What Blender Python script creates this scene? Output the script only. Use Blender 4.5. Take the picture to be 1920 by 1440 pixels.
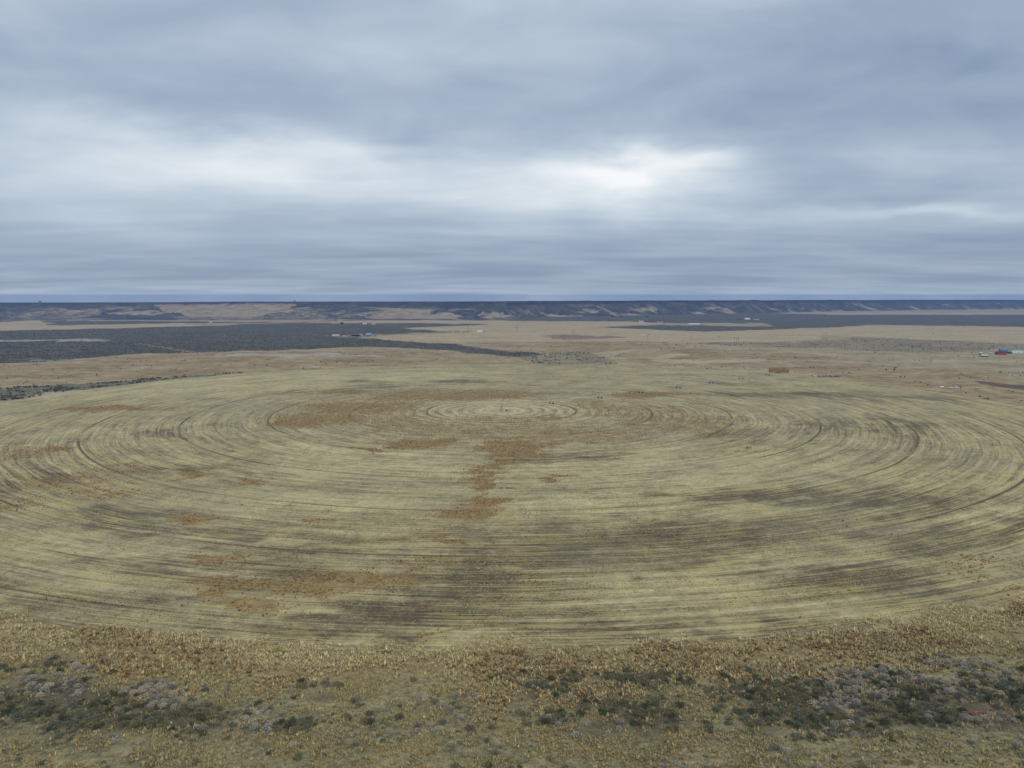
import bpy, bmesh, math, random
import numpy as np
from mathutils import Vector, Matrix

# ------------------------------------------------------------------ clear
for o in list(bpy.data.objects): bpy.data.objects.remove(o)
scene = bpy.context.scene
C = scene.collection
random.seed(7); RNG = np.random.default_rng(11)

# ------------------------------------------------------------------ camera
F = 1920 * 28.0 / 36.0            # focal length in photo pixels
CAM_H = 87.0                      # drone height over the field
HORIZON = 553.0                   # eye-level row in the photograph
PITCH = math.atan((720 - HORIZON) / F)
cam_d = bpy.data.cameras.new('camera'); cam = bpy.data.objects.new('camera', cam_d)
cam_d.lens = 28; cam_d.sensor_width = 36; cam_d.sensor_fit = 'HORIZONTAL'
cam_d.clip_start = 0.5; cam_d.clip_end = 60000
cam.location = (0, 0, CAM_H); cam.rotation_euler = (math.pi/2 - PITCH, 0, 0)
C.objects.link(cam); scene.camera = cam

# ------------------------------------------------------------------ light settings
SUN_ELEV, SUN_AZ = math.radians(48), math.radians(158)    # azimuth clockwise from +Y
SUN_POWER, SUN_ANGLE = 1.5, math.radians(25)
NISHITA = 0.10
SKY_GAIN = 0.94
EXPOSURE = 0.08
HAZE_DENSITY = 1.0e-4
HAZE_COLOR = (0.33, 0.54, 1.0)
scene.view_settings.view_transform = 'Standard'
scene.view_settings.look = 'None'
scene.view_settings.gamma = 1.0
scene.view_settings.use_curve_mapping = False
scene.view_settings.exposure = EXPOSURE

# ------------------------------------------------------------------ node expression helper
class Nodes:
    def __init__(s, tree): s.t = tree
    def new(s, kind): return s.t.nodes.new(kind)
    def put(s, sock, v):
        if isinstance(v, bpy.types.NodeSocket): s.t.links.new(v, sock)
        elif isinstance(v, (tuple, list)) and sock.type == 'RGBA' and len(v) == 3: sock.default_value = (*v, 1)
        else: sock.default_value = v
    def m(s, op, a, b=0.0, c=0.0, clamp=False):
        n = s.new('ShaderNodeMath'); n.operation = op; n.use_clamp = clamp
        s.put(n.inputs[0], a); s.put(n.inputs[1], b); s.put(n.inputs[2], c)
        return n.outputs[0]
    def add(s, a, b): return s.m('ADD', a, b)
    def mul(s, a, b): return s.m('MULTIPLY', a, b)
    def sub(s, a, b): return s.m('SUBTRACT', a, b)
    def mad(s, a, b, c): return s.m('MULTIPLY_ADD', a, b, c)
    def rng(s, v, a, b, c=0.0, d=1.0, smooth=True):
        n = s.new('ShaderNodeMapRange'); n.clamp = True
        if smooth: n.interpolation_type = 'SMOOTHSTEP'
        for i, q in enumerate((v, a, b, c, d)): s.put(n.inputs[i], q)
        return n.outputs[0]
    def sep(s, v):
        n = s.new('ShaderNodeSeparateXYZ'); s.put(n.inputs[0], v); return n.outputs
    def comb(s, x, y, z=0.0):
        n = s.new('ShaderNodeCombineXYZ')
        s.put(n.inputs[0], x); s.put(n.inputs[1], y); s.put(n.inputs[2], z); return n.outputs[0]
    def noise(s, vec, scale=1.0, detail=3.0, rough=0.55, dist=0.0):
        n = s.new('ShaderNodeTexNoise'); n.noise_dimensions = '3D'
        s.put(n.inputs['Vector'], vec); n.inputs['Scale'].default_value = scale
        n.inputs['Detail'].default_value = detail; n.inputs['Roughness'].default_value = rough
        n.inputs['Distortion'].default_value = dist
        return n.outputs['Fac']
    def mix(s, f, a, b):
        n = s.new('ShaderNodeMix'); n.data_type = 'RGBA'
        s.put(n.inputs[0], f); s.put(n.inputs[6], a); s.put(n.inputs[7], b); return n.outputs[2]
    def ramp(s, f, stops):
        n = s.new('ShaderNodeValToRGB'); cr = n.color_ramp
        cr.elements[0].position = stops[0][0]; cr.elements[0].color = (*stops[0][1], 1)
        cr.elements[1].position = stops[-1][0]; cr.elements[1].color = (*stops[-1][1], 1)
        for p, c in stops[1:-1]:
            e = cr.elements.new(p); e.color = (*c, 1)
        s.put(n.inputs[0], f); return n.outputs[0]
    def attr(s, name, what='Color'):
        n = s.new('ShaderNodeAttribute'); n.attribute_name = name; return n.outputs[what]
    def vscale(s, v, k):
        n = s.new('ShaderNodeVectorMath'); n.operation = 'MULTIPLY'
        s.put(n.inputs[0], v); n.inputs[1].default_value = k; return n.outputs[0]

# ------------------------------------------------------------------ pixel <-> place
EARTH = 7.4e6
CP, SP = math.cos(PITCH), math.sin(PITCH)
def curve(x, y): return -(x*x + y*y) / (2*EARTH)
def ray(px, py):
    a, b = (px - 960)/F, (720 - py)/F
    return np.array([a, CP + b*SP, -SP + b*CP])
def P(px, py, dz=0.0):
    """point of the plain under a photo pixel"""
    d = ray(px, py); zg = 0.0
    for _ in range(8):
        t = (zg - CAM_H)/d[2]; zg = curve(d[0]*t, d[1]*t)
    return Vector((d[0]*t, d[1]*t, zg + dz))
def proj(x, y, z):
    zz = z - CAM_H
    dep = np.maximum(y*CP - zz*SP, 1.0); up = y*SP + zz*CP
    return 960 + F*x/dep, 720 - F*up/dep

# ------------------------------------------------------------------ world / sky
def build_world():
    w = bpy.data.worlds.new('World'); scene.world = w; w.use_nodes = True
    N = Nodes(w.node_tree); w.node_tree.nodes.clear()
    sky = N.new('ShaderNodeTexSky'); sky.sky_type = 'NISHITA'; sky.sun_disc = False
    sky.sun_elevation = SUN_ELEV; sky.sun_rotation = SUN_AZ
    bg1 = N.new('ShaderNodeBackground'); N.t.links.new(sky.outputs[0], bg1.inputs[0]); bg1.inputs[1].default_value = NISHITA
    tc = N.new('ShaderNodeTexCoord'); d = tc.outputs['Generated']
    x, y, z = N.sep(d)
    zc = N.m('MAXIMUM', z, 0.0)
    k = N.m('DIVIDE', 1.0, N.add(zc, 0.07))
    q = N.comb(N.mul(x, k), N.mul(y, k), 0.0)
    az = N.m('ARCTAN2', x, y)
    el = N.m('ARCSINE', z)
    n1 = N.noise(q, 0.55, 4, 0.42, 0.35)
    n2 = N.noise(N.vscale(q, (0.6, 1.4, 1)), 1.0, 3, 0.45, 0.3)
    n3 = N.noise(N.vscale(q, (0.8, 1.6, 1)), 1.9, 3, 0.5, 0.4)
    # warp so that thin places in the deck have ragged edges
    wz = N.noise(N.comb(N.mul(az, 3.0), N.mul(el, 8.0), 3.3), 2.2, 4, 0.5, 0.3)
    wx = N.noise(N.comb(N.mul(az, 3.0), N.mul(el, 8.0), 8.1), 2.2, 4, 0.5, 0.3)
    az2 = N.mad(N.sub(wx, 0.5), 0.22, az); el2 = N.mad(N.sub(wz, 0.5), 0.075, el)
    b = N.mad(N.sub(n1, 0.5), 0.42, 0.50)
    b = N.mad(N.sub(n2, 0.5), 0.26, b)
    b = N.mad(N.sub(n3, 0.5), 0.06, b)
    n4 = N.noise(N.comb(N.mul(az, 2.6), N.mul(el, 7.5), 1.7), 1.6, 5, 0.48, 0.8)
    b = N.mad(N.mul(N.sub(n4, 0.5), N.rng(el, 0.03, 0.12)), 0.40, b)
    low = N.rng(el, 0.0, 0.13, 1.0, 0.0)
    b = N.mad(low, -0.20, b)
    b = N.mad(N.rng(el, 0.02, -0.002), 0.14, b)
    def blob(px, py, rx, ry, amp):
        nonlocal b
        r = ray(px, py); a0 = math.atan2(r[0], r[1]); e0 = math.asin(r[2]/np.linalg.norm(r))
        u = N.m('DIVIDE', N.sub(az2, a0), rx/F); v = N.m('DIVIDE', N.sub(el2, e0), ry/F)
        r2 = N.add(N.mul(u, u), N.mul(v, v))
        b = N.mad(N.m('EXPONENT', N.mul(r2, -1.0)), amp, b)
    # thin and thick places of the cloud deck
    blob(1165, 325, 135, 42, 0.36); blob(1140, 345, 330, 80, 0.20); blob(1270, 300, 80, 16, 0.10)
    blob(500, 300, 170, 40, 0.14);  blob(330, 270, 150, 40, 0.11);  blob(90, 215, 130, 32, 0.12)
    blob(420, 340, 460, 100, 0.11);  blob(1700, 398, 220, 14, 0.15); blob(720, 310, 160, 25, 0.10)
    blob(560, 190, 380, 60, -0.11); blob(1480, 220, 260, 90, -0.10); blob(1620, 170, 420, 120, -0.08); blob(960, 470, 1200, 60, -0.06)
    blob(1700, 365, 160, 22, -0.09); blob(560, 262, 120, 18, -0.05)
    col = N.ramp(b, [(0.0, (0.165, 0.245, 0.375)), (0.25, (0.262, 0.342, 0.475)), (0.45, (0.386, 0.474, 0.592)),
                     (0.62, (0.54, 0.625, 0.72)), (0.8, (0.75, 0.81, 0.86)), (1.0, (0.97, 0.98, 1.0))])
    bg2 = N.new('ShaderNodeBackground'); N.put(bg2.inputs[0], col); bg2.inputs[1].default_value = SKY_GAIN
    mx = N.new('ShaderNodeMixShader'); mx.inputs[0].default_value = 0.93
    N.t.links.new(bg1.outputs[0], mx.inputs[1]); N.t.links.new(bg2.outputs[0], mx.inputs[2])
    out = N.new('ShaderNodeOutputWorld'); N.t.links.new(mx.outputs[0], out.inputs[0])
build_world()

sun_d = bpy.data.lights.new('sun', 'SUN'); sun = bpy.data.objects.new('sun', sun_d)
sun_d.energy = SUN_POWER; sun_d.angle = SUN_ANGLE; sun_d.color = (1.0, 0.93, 0.82)
sv = Vector((math.sin(SUN_AZ)*math.cos(SUN_ELEV), math.cos(SUN_AZ)*math.cos(SUN_ELEV), math.sin(SUN_ELEV)))
sun.rotation_euler = sv.to_track_quat('Z', 'Y').to_euler(); sun.location = (0, 0, 400)
C.objects.link(sun)

# ------------------------------------------------------------------ numpy noise
def vnoise(x, y, seed=0):
    xi = np.floor(x).astype(np.int64); yi = np.floor(y).astype(np.int64)
    fx = x - xi; fy = y - yi
    fx = fx*fx*(3-2*fx); fy = fy*fy*(3-2*fy)
    def h(a, b):
        n = (a*374761393 + b*668265263 + seed*974711) & 0xffffffff
        n = ((n ^ (n >> 13))*1274126177) & 0xffffffff
        return ((n ^ (n >> 16)) & 0xffff)/65535.0
    return (h(xi, yi)*(1-fx) + h(xi+1, yi)*fx)*(1-fy) + (h(xi, yi+1)*(1-fx) + h(xi+1, yi+1)*fx)*fy
def fbm(x, y, oct=4, seed=0):
    v = 0; a = 0.5; t = 0
    for i in range(oct):
        v = v + a*vnoise(x, y, seed+i*17); t += a; a *= 0.5; x = x*2.03+11.3; y = y*2.03+5.7
    return v/t
def sstep(a, b, x):
    t = np.clip((x-a)/(b-a), 0, 1); return t*t*(3-2*t)
def in_poly(px, py, poly):
    inside = np.zeros(px.shape, bool); n = len(poly)
    for i in range(n):
        x1, y1 = poly[i]; x2, y2 = poly[(i+1) % n]
        if y1 == y2: continue
        c = ((y1 > py) != (y2 > py)) & (px < (x2-x1)*(py-y1)/(y2-y1) + x1)
        inside ^= c
    return inside

# ------------------------------------------------------------------ mesh helpers
def np_mesh(name, V, Fc, attrs=None, mats=(), smooth=False, mat_idx=None):
    me = bpy.data.meshes.new(name); k = Fc.shape[1]
    me.vertices.add(len(V)); me.vertices.foreach_set('co', np.ascontiguousarray(V, np.float32).ravel())
    me.loops.add(Fc.size); me.loops.foreach_set('vertex_index', np.ascontiguousarray(Fc, np.int32).ravel())
    me.polygons.add(len(Fc)); me.polygons.foreach_set('loop_start', np.arange(0, Fc.size, k, dtype=np.int32))
    if mat_idx is not None: me.polygons.foreach_set('material_index', np.ascontiguousarray(mat_idx, np.int32))
    me.update(calc_edges=True)
    me.polygons.foreach_set('use_smooth', np.full(len(Fc), smooth))
    for an, av in (attrs or {}).items():
        a = me.attributes.new(an, 'FLOAT_COLOR', 'POINT')
        if av.shape[1] == 3: av = np.concatenate([av, np.ones((len(av), 1))], 1)
        a.data.foreach_set('color', np.ascontiguousarray(av, np.float32).ravel())
    for m in mats: me.materials.append(m)
    return me
def obj(name, me, parent=None, loc=None, rotz=0.0):
    o = bpy.data.objects.new(name, me); C.objects.link(o)
    if parent: o.parent = parent
    if loc is not None: o.location = loc
    o.rotation_euler = (0, 0, rotz)
    return o
def tag(o, label, cat, group=None):
    o['label'] = label; o['category'] = cat
    if group: o['group'] = group
    return o
def kind(o, k, label=None):
    o['kind'] = k
    if label: o['label'] = label
    return o
def thing(name, label, cat, loc, rotz=0.0, group=None):
    return tag(obj(name, None, None, loc, rotz), label, cat, group)
class B:
    """collects boxes, bars, prisms into one mesh"""
    def __init__(s): s.v = []; s.f = []
    def quadbox(s, pts):
        n = len(s.v); s.v += [tuple(p) for p in pts]
        for f in ((0,3,2,1),(4,5,6,7),(0,1,5,4),(1,2,6,5),(2,3,7,6),(3,0,4,7)): s.f.append(tuple(n+i for i in f))
        return s
    def box(s, x0, x1, y0, y1, z0, z1):
        return s.quadbox([(x0,y0,z0),(x1,y0,z0),(x1,y1,z0),(x0,y1,z0),(x0,y0,z1),(x1,y0,z1),(x1,y1,z1),(x0,y1,z1)])
    def bar(s, a, b, w, w2=None):
        a, b = Vector(a), Vector(b); d = (b-a).normalized(); w2 = w if w2 is None else w2
        u = d.orthogonal().normalized(); v = d.cross(u); pts = []
        for p, r in ((a, w/2), (b, w2/2)):
            pts += [p+u*r+v*r, p-u*r+v*r, p-u*r-v*r, p+u*r-v*r]
        return s.quadbox(pts)
    def cyl(s, a, b, r, n=10, r2=None, cap=True):
        a, b = Vector(a), Vector(b); d = (b-a).normalized(); r2 = r if r2 is None else r2
        u = d.orthogonal().normalized(); v = d.cross(u); k = len(s.v)
        for p, rr in ((a, r), (b, r2)):
            for i in range(n):
                t = 2*math.pi*i/n; s.v.append(tuple(p + u*rr*math.cos(t) + v*rr*math.sin(t)))
        for i in range(n):
            j = (i+1) % n; s.f.append((k+i, k+j, k+n+j, k+n+i))
        if cap: s.f.append(tuple(k+n-1-i for i in range(n))); s.f.append(tuple(k+n+i for i in range(n)))
        return s
    def ring(s, c, axis, r, rin, w, n=14):
        """tyre: ring with a hole"""
        c, d = Vector(c), Vector(axis).normalized(); u = d.orthogonal().normalized(); v = d.cross(u); k = len(s.v)
        for i in range(n):
            t = 2*math.pi*i/n; e = u*math.cos(t) + v*math.sin(t)
            for rr, h in ((rin,-w/2),(r,-w/2*.8),(r,w/2*.8),(rin,w/2)): s.v.append(tuple(c+e*rr+d*h))
        for i in range(n):
            j = (i+1) % n
            for q in range(4):
                p = (q+1) % 4; s.f.append((k+4*i+q, k+4*i+p, k+4*j+p, k+4*j+q))
        return s
    def prism(s, prof, y0, y1):
        """profile in x,z extruded along y"""
        n = len(prof); k = len(s.v)
        s.v += [(x, y0, z) for x, z in prof] + [(x, y1, z) for x, z in prof]
        s.f.append(tuple(k+i for i in range(n))); s.f.append(tuple(k+2*n-1-i for i in range(n)))
        for i in range(n):
            j = (i+1) % n; s.f.append((k+i, k+n+i, k+n+j, k+j))
        return s
    def mesh(s, name, mat):
        me = bpy.data.meshes.new(name); me.from_pydata(s.v, [], s.f); me.update()
        bm = bmesh.new(); bm.from_mesh(me); bmesh.ops.recalc_face_normals(bm, faces=bm.faces); bm.to_mesh(me); bm.free()
        me.materials.append(mat); return me
    def build(s, name, mat, parent=None, loc=None, rotz=0.0): return obj(name, s.mesh(name, mat), parent, loc, rotz)
def copy_tree(o, parent=None):
    c = o.copy(); C.objects.link(c); c.parent = parent
    for ch in o.children: copy_tree(ch, c)
    return c

# ------------------------------------------------------------------ materials
def new_mat(name):
    m = bpy.data.materials.new(name); m.use_nodes = True
    t = m.node_tree; bs = t.nodes['Principled BSDF']
    return m, Nodes(t), bs
def paint(name, col, rough=0.6, metal=0.0, var=0.18, scale=0.8, dirt=(0.16, 0.13, 0.09), dirt_amt=0.25):
    m, N, bs = new_mat(name)
    tc = N.new('ShaderNodeTexCoord').outputs['Object']
    n = N.noise(tc, scale, 4, 0.6); n2 = N.noise(tc, scale*5, 3, 0.6)
    c = N.mix(N.mul(N.rng(n, 0.5, 0.8), dirt_amt), col, dirt)
    c = N.mix(N.mul(n2, var), c, tuple(v*0.6 for v in col))
    N.put(bs.inputs['Base Color'], c); bs.inputs['Roughness'].default_value = rough; bs.inputs['Metallic'].default_value = metal
    return m
def veg_mat(name, trans=0.12):
    """colour comes from the plant's own colour attribute"""
    m, N, bs = new_mat(name)
    N.put(bs.inputs['Base Color'], N.attr('tint'))
    bs.inputs['Roughness'].default_value = 0.9
    bs.inputs['Specular IOR Level'].default_value = 0.15
    return m
M = dict(
    white=paint('white_paint', (0.78, 0.79, 0.80)), offwhite=paint('offwhite_siding', (0.62, 0.61, 0.56)),
    mint=paint('mint_siding', (0.36, 0.66, 0.55)), mintpale=paint('pale_mint_siding', (0.66, 0.80, 0.74)),
    red=paint('barn_red', (0.27, 0.018, 0.035)), darkred=paint('dark_red', (0.15, 0.03, 0.04)),
    blue=paint('blue_metal', (0.10, 0.17, 0.34), 0.45), paleblue=paint('pale_blue_metal', (0.33, 0.45, 0.62), 0.45),
    teal=paint('teal_roof', (0.28, 0.52, 0.60), 0.5), tan=paint('tan_wood', (0.36, 0.26, 0.17)),
    brown=paint('brown_wood', (0.17, 0.10, 0.06)), rust=paint('rusty_metal', (0.24, 0.09, 0.04), 0.8),
    grey=paint('grey_metal', (0.36, 0.37, 0.39), 0.5, 0.3), galv=paint('galvanised_steel', (0.42, 0.43, 0.44), 0.45, 0.6),
    black=paint('black_rubber', (0.02, 0.02, 0.021), 0.85, dirt_amt=0.1), dark=paint('dark_metal_and_shade', (0.045, 0.045, 0.05), 0.6),
    navy=paint('navy_metal_and_shade', (0.03, 0.045, 0.10), 0.5), glass=paint('window_glass', (0.03, 0.04, 0.05), 0.12, dirt_amt=0.1),
    pole=paint('weathered_pole', (0.13, 0.10, 0.08), 0.9), greywood=paint('grey_weathered_wood', (0.28, 0.26, 0.24), 0.9),
    cow=paint('black_hide', (0.018, 0.015, 0.014), 0.75, dirt_amt=0.15), hay=None, redpipe=paint('red_pipe', (0.34, 0.03, 0.02), 0.5))
def hay_mat():
    m, N, bs = new_mat('hay'); tc = N.new('ShaderNodeTexCoord').outputs['Object']
    n = N.noise(N.vscale(tc, (1, 1, 3)), 2.0, 5, 0.7)
    info = N.new('ShaderNodeObjectInfo').outputs['Random']
    c = N.ramp(N.mad(info, 0.35, N.mul(n, 0.7)), [(0.2, (0.165, 0.10, 0.03)), (0.5, (0.26, 0.165, 0.05)), (0.8, (0.36, 0.25, 0.09))])
    N.put(bs.inputs['Base Color'], c); bs.inputs['Roughness'].default_value = 0.95
    return m
M['hay'] = hay_mat()
VEG = veg_mat('dry_plant')

# ================================================================== GROUND
PIV = P(940, 770)                               # centre of the irrigated circle
FIELD_R = 408.0
SPAN = 56.3

def area_mask(px, py, polys, ellipses=()):
    m = np.zeros(px.shape)
    for p in polys:
        a = np.array(p); i = np.nonzero((px >= a[:, 0].min()) & (px <= a[:, 0].max()) & (py >= a[:, 1].min()) & (py <= a[:, 1].max()))[0] if px.ndim == 1 else None
        if i is None: m[in_poly(px, py, p)] = 1
        else: m[i[in_poly(px[i], py[i], p)]] = 1
    for e in ellipses:
        cx, cy, rx, ry = e[:4]; amp = e[4] if len(e) > 4 else 1.0
        r = np.sqrt(((px-cx)/rx)**2 + ((py-cy)/ry)**2)
        m = np.maximum(m, amp*sstep(1.45, 0.45, r))
    return m

SAGE = [
 [(-400,612),(0,619),(200,615.5),(385,611),(480,606.5),(560,605),(700,606),(800,605.5),(940,608),(860,611.5),(760,615.5),(820,620),(860,622),(700,627),(610,631),
  (700,633),(760,639),(850,645),(960,659),(1000,662),(1010,667),(960,668),(850,659),(750,652),(700,650),(620,652),(480,657),(400,661),(250,664),(120,675),(0,680),(-400,690)],
 [(1110,614),(1240,609.5),(1440,612),(1500,613),(1440,618),(1330,622),(1240,619)],
 [(950,602),(960,590),(1200,588),(1450,586),(1450,606),(1240,606),(1200,603)],
 [(1440,586),(1560,590),(1920,590),(2400,590),(2400,613),(1920,613),(1640,609),(1560,614),(1440,618)],
 [(-400,600),(0,606),(75,600),(93,610),(340,606),(470,606),(560,603),(700,598),(960,598),(960,601),(800,600.5),(560,604),(0,600)],
]
SAGE_THIN = [
 [(1300,642),(1380,641),(1440,641),(1540,638),(1600,632),(1740,637),(1920,644),(2300,650),(2300,662),(1920,657),(1720,662),(1600,657),(1500,652),(1440,650),(1340,648)],
]
TAN = [
 [(-400,604),(0,604),(73,600.5),(92,611),(340,606),(385,611),(200,615.5),(0,620),(-400,628)],
 [(560,603.5),(700,600.5),(960,601.5),(1200,603.5),(1240,606.5),(1180,610),(1120,613.5),(1240,619),(1330,622),(1440,618),(1440,628),(1530,630),(1540,636),(1440,641),(1300,641),(1180,640),(960,641),(860,644),(800,643),(720,637),(700,631),(850,624.5),(870,622),(820,620),(755,615),(860,611),(940,608),(830,606)],
 [(1440,618),(1560,614),(1640,610),(1920,613),(2400,614),(2400,648),(1920,643),(1740,637),(1600,630),(1500,627.5),(1440,626)],
 [(1440,587.5),(1600,586.5),(1920,586),(2400,586),(2400,589),(1920,589),(1600,589.5)],
 [(1110,663),(1140,658),(1200,655),(1160,663),(1150,670),(1165,680),(1230,686),(1180,686),(1140,675)],
 [(1210,672),(1260,662),(1300,663),(1250,672),(1320,676),(1440,672),(1440,677),(1320,682),(1240,679)],
]
ALK = [
 [(-400,636),(0,636),(100,635.5),(215,635),(205,640),(100,639),(0,641.5),(-400,644)],
 [(-400,676),(0,674.5),(110,673),(240,668),(240,669.5),(110,675),(0,676.5),(-400,682)],
 [(400,664),(470,661.5),(560,661.5),(650,664),(740,667),(740,670),(640,669),(540,668),(450,667)],
 [(30,747),(70,736),(180,727),(160,733),(115,742),(60,747)],
 [(180,729),(260,722),(300,718),(240,728)],
]
ROAD = [[(254,643.5),(258,643),(372,660.5),(390,662.5),(362,662)]]
SOIL = [
 [(1010,629),(1040,627.5),(1170,629.5),(1178,632),(1165,635.5),(1110,635.5),(1035,636.5)],
 [(1848,719),(1870,717.5),(1925,722.5),(2100,735),(2100,748),(1920,732),(1870,724)],
]
GOLD = [
 [(-400,692),(0,682),(120,676),(250,666),(400,662),(480,661),(620,655),(700,653),(850,662),(960,672),(1000,683),(640,692),(480,695),(400,699),(0,728),(-400,760)],
 [(860,646),(960,641),(1180,640),(1300,645),(1260,652),(1180,658),(1060,660),(960,660),(900,653)],
 [(1150,668),(1200,658),(1280,653),(1440,656),(1580,668),(1600,680),(1440,684),(1300,688),(1200,682)],
 [(1450,690),(1600,684),(1760,690),(1920,715),(2200,760),(1920,756),(1760,742),(1600,715)],
]
BRUSH = [
 [(-300,735),(0,727),(100,722),(180,717),(300,708),(400,702),(460,697),(462,699),(400,706),(300,714),(200,732),(100,743),(0,753),(-300,775)],
 [(955,662),(1040,660),(1100,660),(1150,670),(1178,680),(1150,684),(1060,684),(1000,680),(960,670)],
 [(1640,694),(1720,688),(1740,682),(1745,684),(1700,692),(1660,696)],
 [(1525,703),(1580,702),(1582,706),(1530,706)],
]
# near steppe in front of the field (dark brush beds seen at the bottom of the photograph)
NEARSAGE_E = [(110,1330,210,45),(330,1345,120,25),(1130,1278,170,22),(1200,1335,110,28),(1490,1300,110,25),(1500,1350,120,35),(1700,1320,160,35),(1880,1310,130,40),(1010,1295,60,14),(620,1285,90,8),(60,1245,70,10),(1330,1285,30,7),(560,1360,60,10),(200,1352,240,26),(1640,1350,260,34),(1850,1345,140,40),(1420,1290,60,18),(1080,1350,80,16)]
NEARGREY_E = [(1700,1285,170,30),(1850,1300,120,45),(290,1310,100,30),(500,1350,120,18),(770,1350,60,10),(120,1290,80,15),(1560,1330,80,30),(1780,1250,120,16),(1800,1335,120,22),(400,1355,90,12),(1020,1352,60,8)]

def OUT(x, y): return sstep(FIELD_R+2, FIELD_R+16, np.hypot(x-PIV.x, y-PIV.y))
def INNER(x, y): return sstep(FIELD_R-8, FIELD_R-16, np.hypot(x-PIV.x, y-PIV.y))
def build_ground():
    ys = np.concatenate([np.linspace(-300, 110, 12), 120*np.exp(np.linspace(0, math.log(6700/120), 560))])
    us = np.linspace(-1, 1, 521)
    Y = ys[:, None] + 0*us[None]; half = np.maximum(0.86*np.maximum(ys, 0) + 150, 150)
    X = us[None]*half[:, None]
    x, y = X.ravel(), Y.ravel()
    z = curve(x, y) + (fbm(x/90, y/90, 3, 3)-0.5)*0.7*sstep(100, 60, np.abs(y-150))*OUT(x, y)
    z = z - 0.06 - 0.25*INNER(x, y)
    # the soil berm on the right edge, a low bank
    px, py = proj(x, y, curve(x, y))
    jx = (fbm(x/35, y/35, 4, 5)-0.5); jy = (fbm(x/35, y/70, 4, 9)-0.5)
    depth = np.maximum(y, 60)
    X2, Y2 = x + jx*34*np.clip(depth/1500, .3, 1.6), y + jy*(30+0.05*depth)
    qx, qy = proj(X2, Y2, curve(X2, Y2))
    soft = []
    for q in range(4):
        u = fbm(x/60+7*q, y/60, 3, 301+q)-0.5; v = fbm(x/60, y/60+5*q, 3, 311+q)-0.5
        k = (0.6+0.8*q/3)
        X3, Y3 = x + jx*30*k*np.clip(depth/1500, .3, 1.6) + u*40*np.clip(depth/900, .15, 2), y + jy*(30+0.05*depth)*k + v*(20+0.06*depth)
        soft.append(proj(X3, Y3, curve(X3, Y3)))
    def smask(polys, ell=()): return sum(area_mask(a, b, polys, ell) for a, b in soft)/len(soft)
    sx, sy = proj(x + jx*6, y + jy*10, curve(x, y))          # sharper: ploughed edges
    sage = np.maximum(0.84*smask(SAGE), 0.45*smask(SAGE_THIN)); tan = area_mask(sx, sy, TAN); alk = smask(ALK)
    road = area_mask(px, py, ROAD); soil = smask(SOIL)*np.where(y > 1200, 0.55, 1.0); gold = smask(GOLD); brush = smask(BRUSH)*np.where(x > -100, 0.5, 1.0)
    near = smask([], NEARSAGE_E)*(y < 240)
    steppe = sstep(330, 240, y)
    z = z + 1.1*soil*sstep(900, 700, y)*sstep(300, 420, x)
    V = np.stack([x, y, z], 1)
    nr, nc = len(ys), len(us)
    i = (np.arange(nr-1)[:, None]*nc + np.arange(nc-1)[None]).ravel()
    Fc = np.stack([i, i+1, i+nc+1, i+nc], 1)
    w1 = np.stack([sage, tan, np.maximum(alk, 0)], 1); w2 = np.stack([np.maximum(soil, 0), gold, brush], 1)
    w3 = np.stack([road, near, steppe], 1)
    m, N, bs = new_mat('steppe_ground')
    geo = N.new('ShaderNodeNewGeometry').outputs['Position']
    g = N.vscale(geo, (1, 1, 0))
    nL = N.noise(N.vscale(g, (1, 1, 1)), 0.012, 4, 0.6); nM = N.noise(g, 0.07, 5, 0.65, 0.3); nS = N.noise(g, 0.55, 4, 0.7); nT = N.noise(g, 2.4, 3, 0.7)
    nB = N.noise(g, 0.22, 3, 0.6)
    nX = N.noise(N.vscale(g, (0.35, 1, 1)), 0.03, 4, 0.65, 0.6)
    mixn = N.mad(N.sub(N.add(N.mul(nM, 0.34), N.add(N.mul(nS, 0.26), N.add(N.mul(nL, 0.2), N.mul(nX, 0.2)))), 0.5), 1.9, 0.51)
    base = N.ramp(mixn, [(0.30, (0.17, 0.13, 0.075)), (0.44, (0.29, 0.232, 0.13)), (0.56, (0.40, 0.33, 0.19)), (0.68, (0.49, 0.415, 0.25))])
    goldc = N.ramp(mixn, [(0.30, (0.15, 0.10, 0.05)), (0.44, (0.26, 0.18, 0.088)), (0.56, (0.37, 0.285, 0.15)), (0.70, (0.48, 0.40, 0.26))])
    sagec = N.ramp(N.mad(N.sub(N.add(N.mul(nS, 0.45), N.add(N.mul(nM, 0.35), N.mul(nX, 0.2))), 0.5), 1.5, 0.52), [(0.34, (0.024, 0.026, 0.019)), (0.47, (0.06, 0.058, 0.042)), (0.57, (0.125, 0.113, 0.08)), (0.69, (0.29, 0.24, 0.165))])
    tanc = N.ramp(mixn, [(0.30, (0.30, 0.22, 0.12)), (0.50, (0.43, 0.335, 0.19)), (0.68, (0.54, 0.44, 0.265))])
    alkc = N.ramp(nS, [(0.35, (0.30, 0.265, 0.21)), (0.5, (0.43, 0.39, 0.32)), (0.65, (0.52, 0.475, 0.40))])
    soilc = N.ramp(nM, [(0.3, (0.07, 0.048, 0.032)), (0.7, (0.20, 0.135, 0.085))])
    brushc = N.ramp(N.add(N.mul(nS, 0.6), N.mul(nB, 0.4)), [(0.38, (0.03, 0.036, 0.019)), (0.47, (0.085, 0.085, 0.045)), (0.54, (0.26, 0.225, 0.135)), (0.64, (0.44, 0.38, 0.27))])
    nearc = N.ramp(N.add(N.mul(nS, 0.6), N.mul(nT, 0.4)), [(0.35, (0.045, 0.036, 0.024)), (0.65, (0.14, 0.115, 0.075))])
    a1, a2, a3 = (N.new('ShaderNodeSeparateColor') for _ in range(3))
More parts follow.
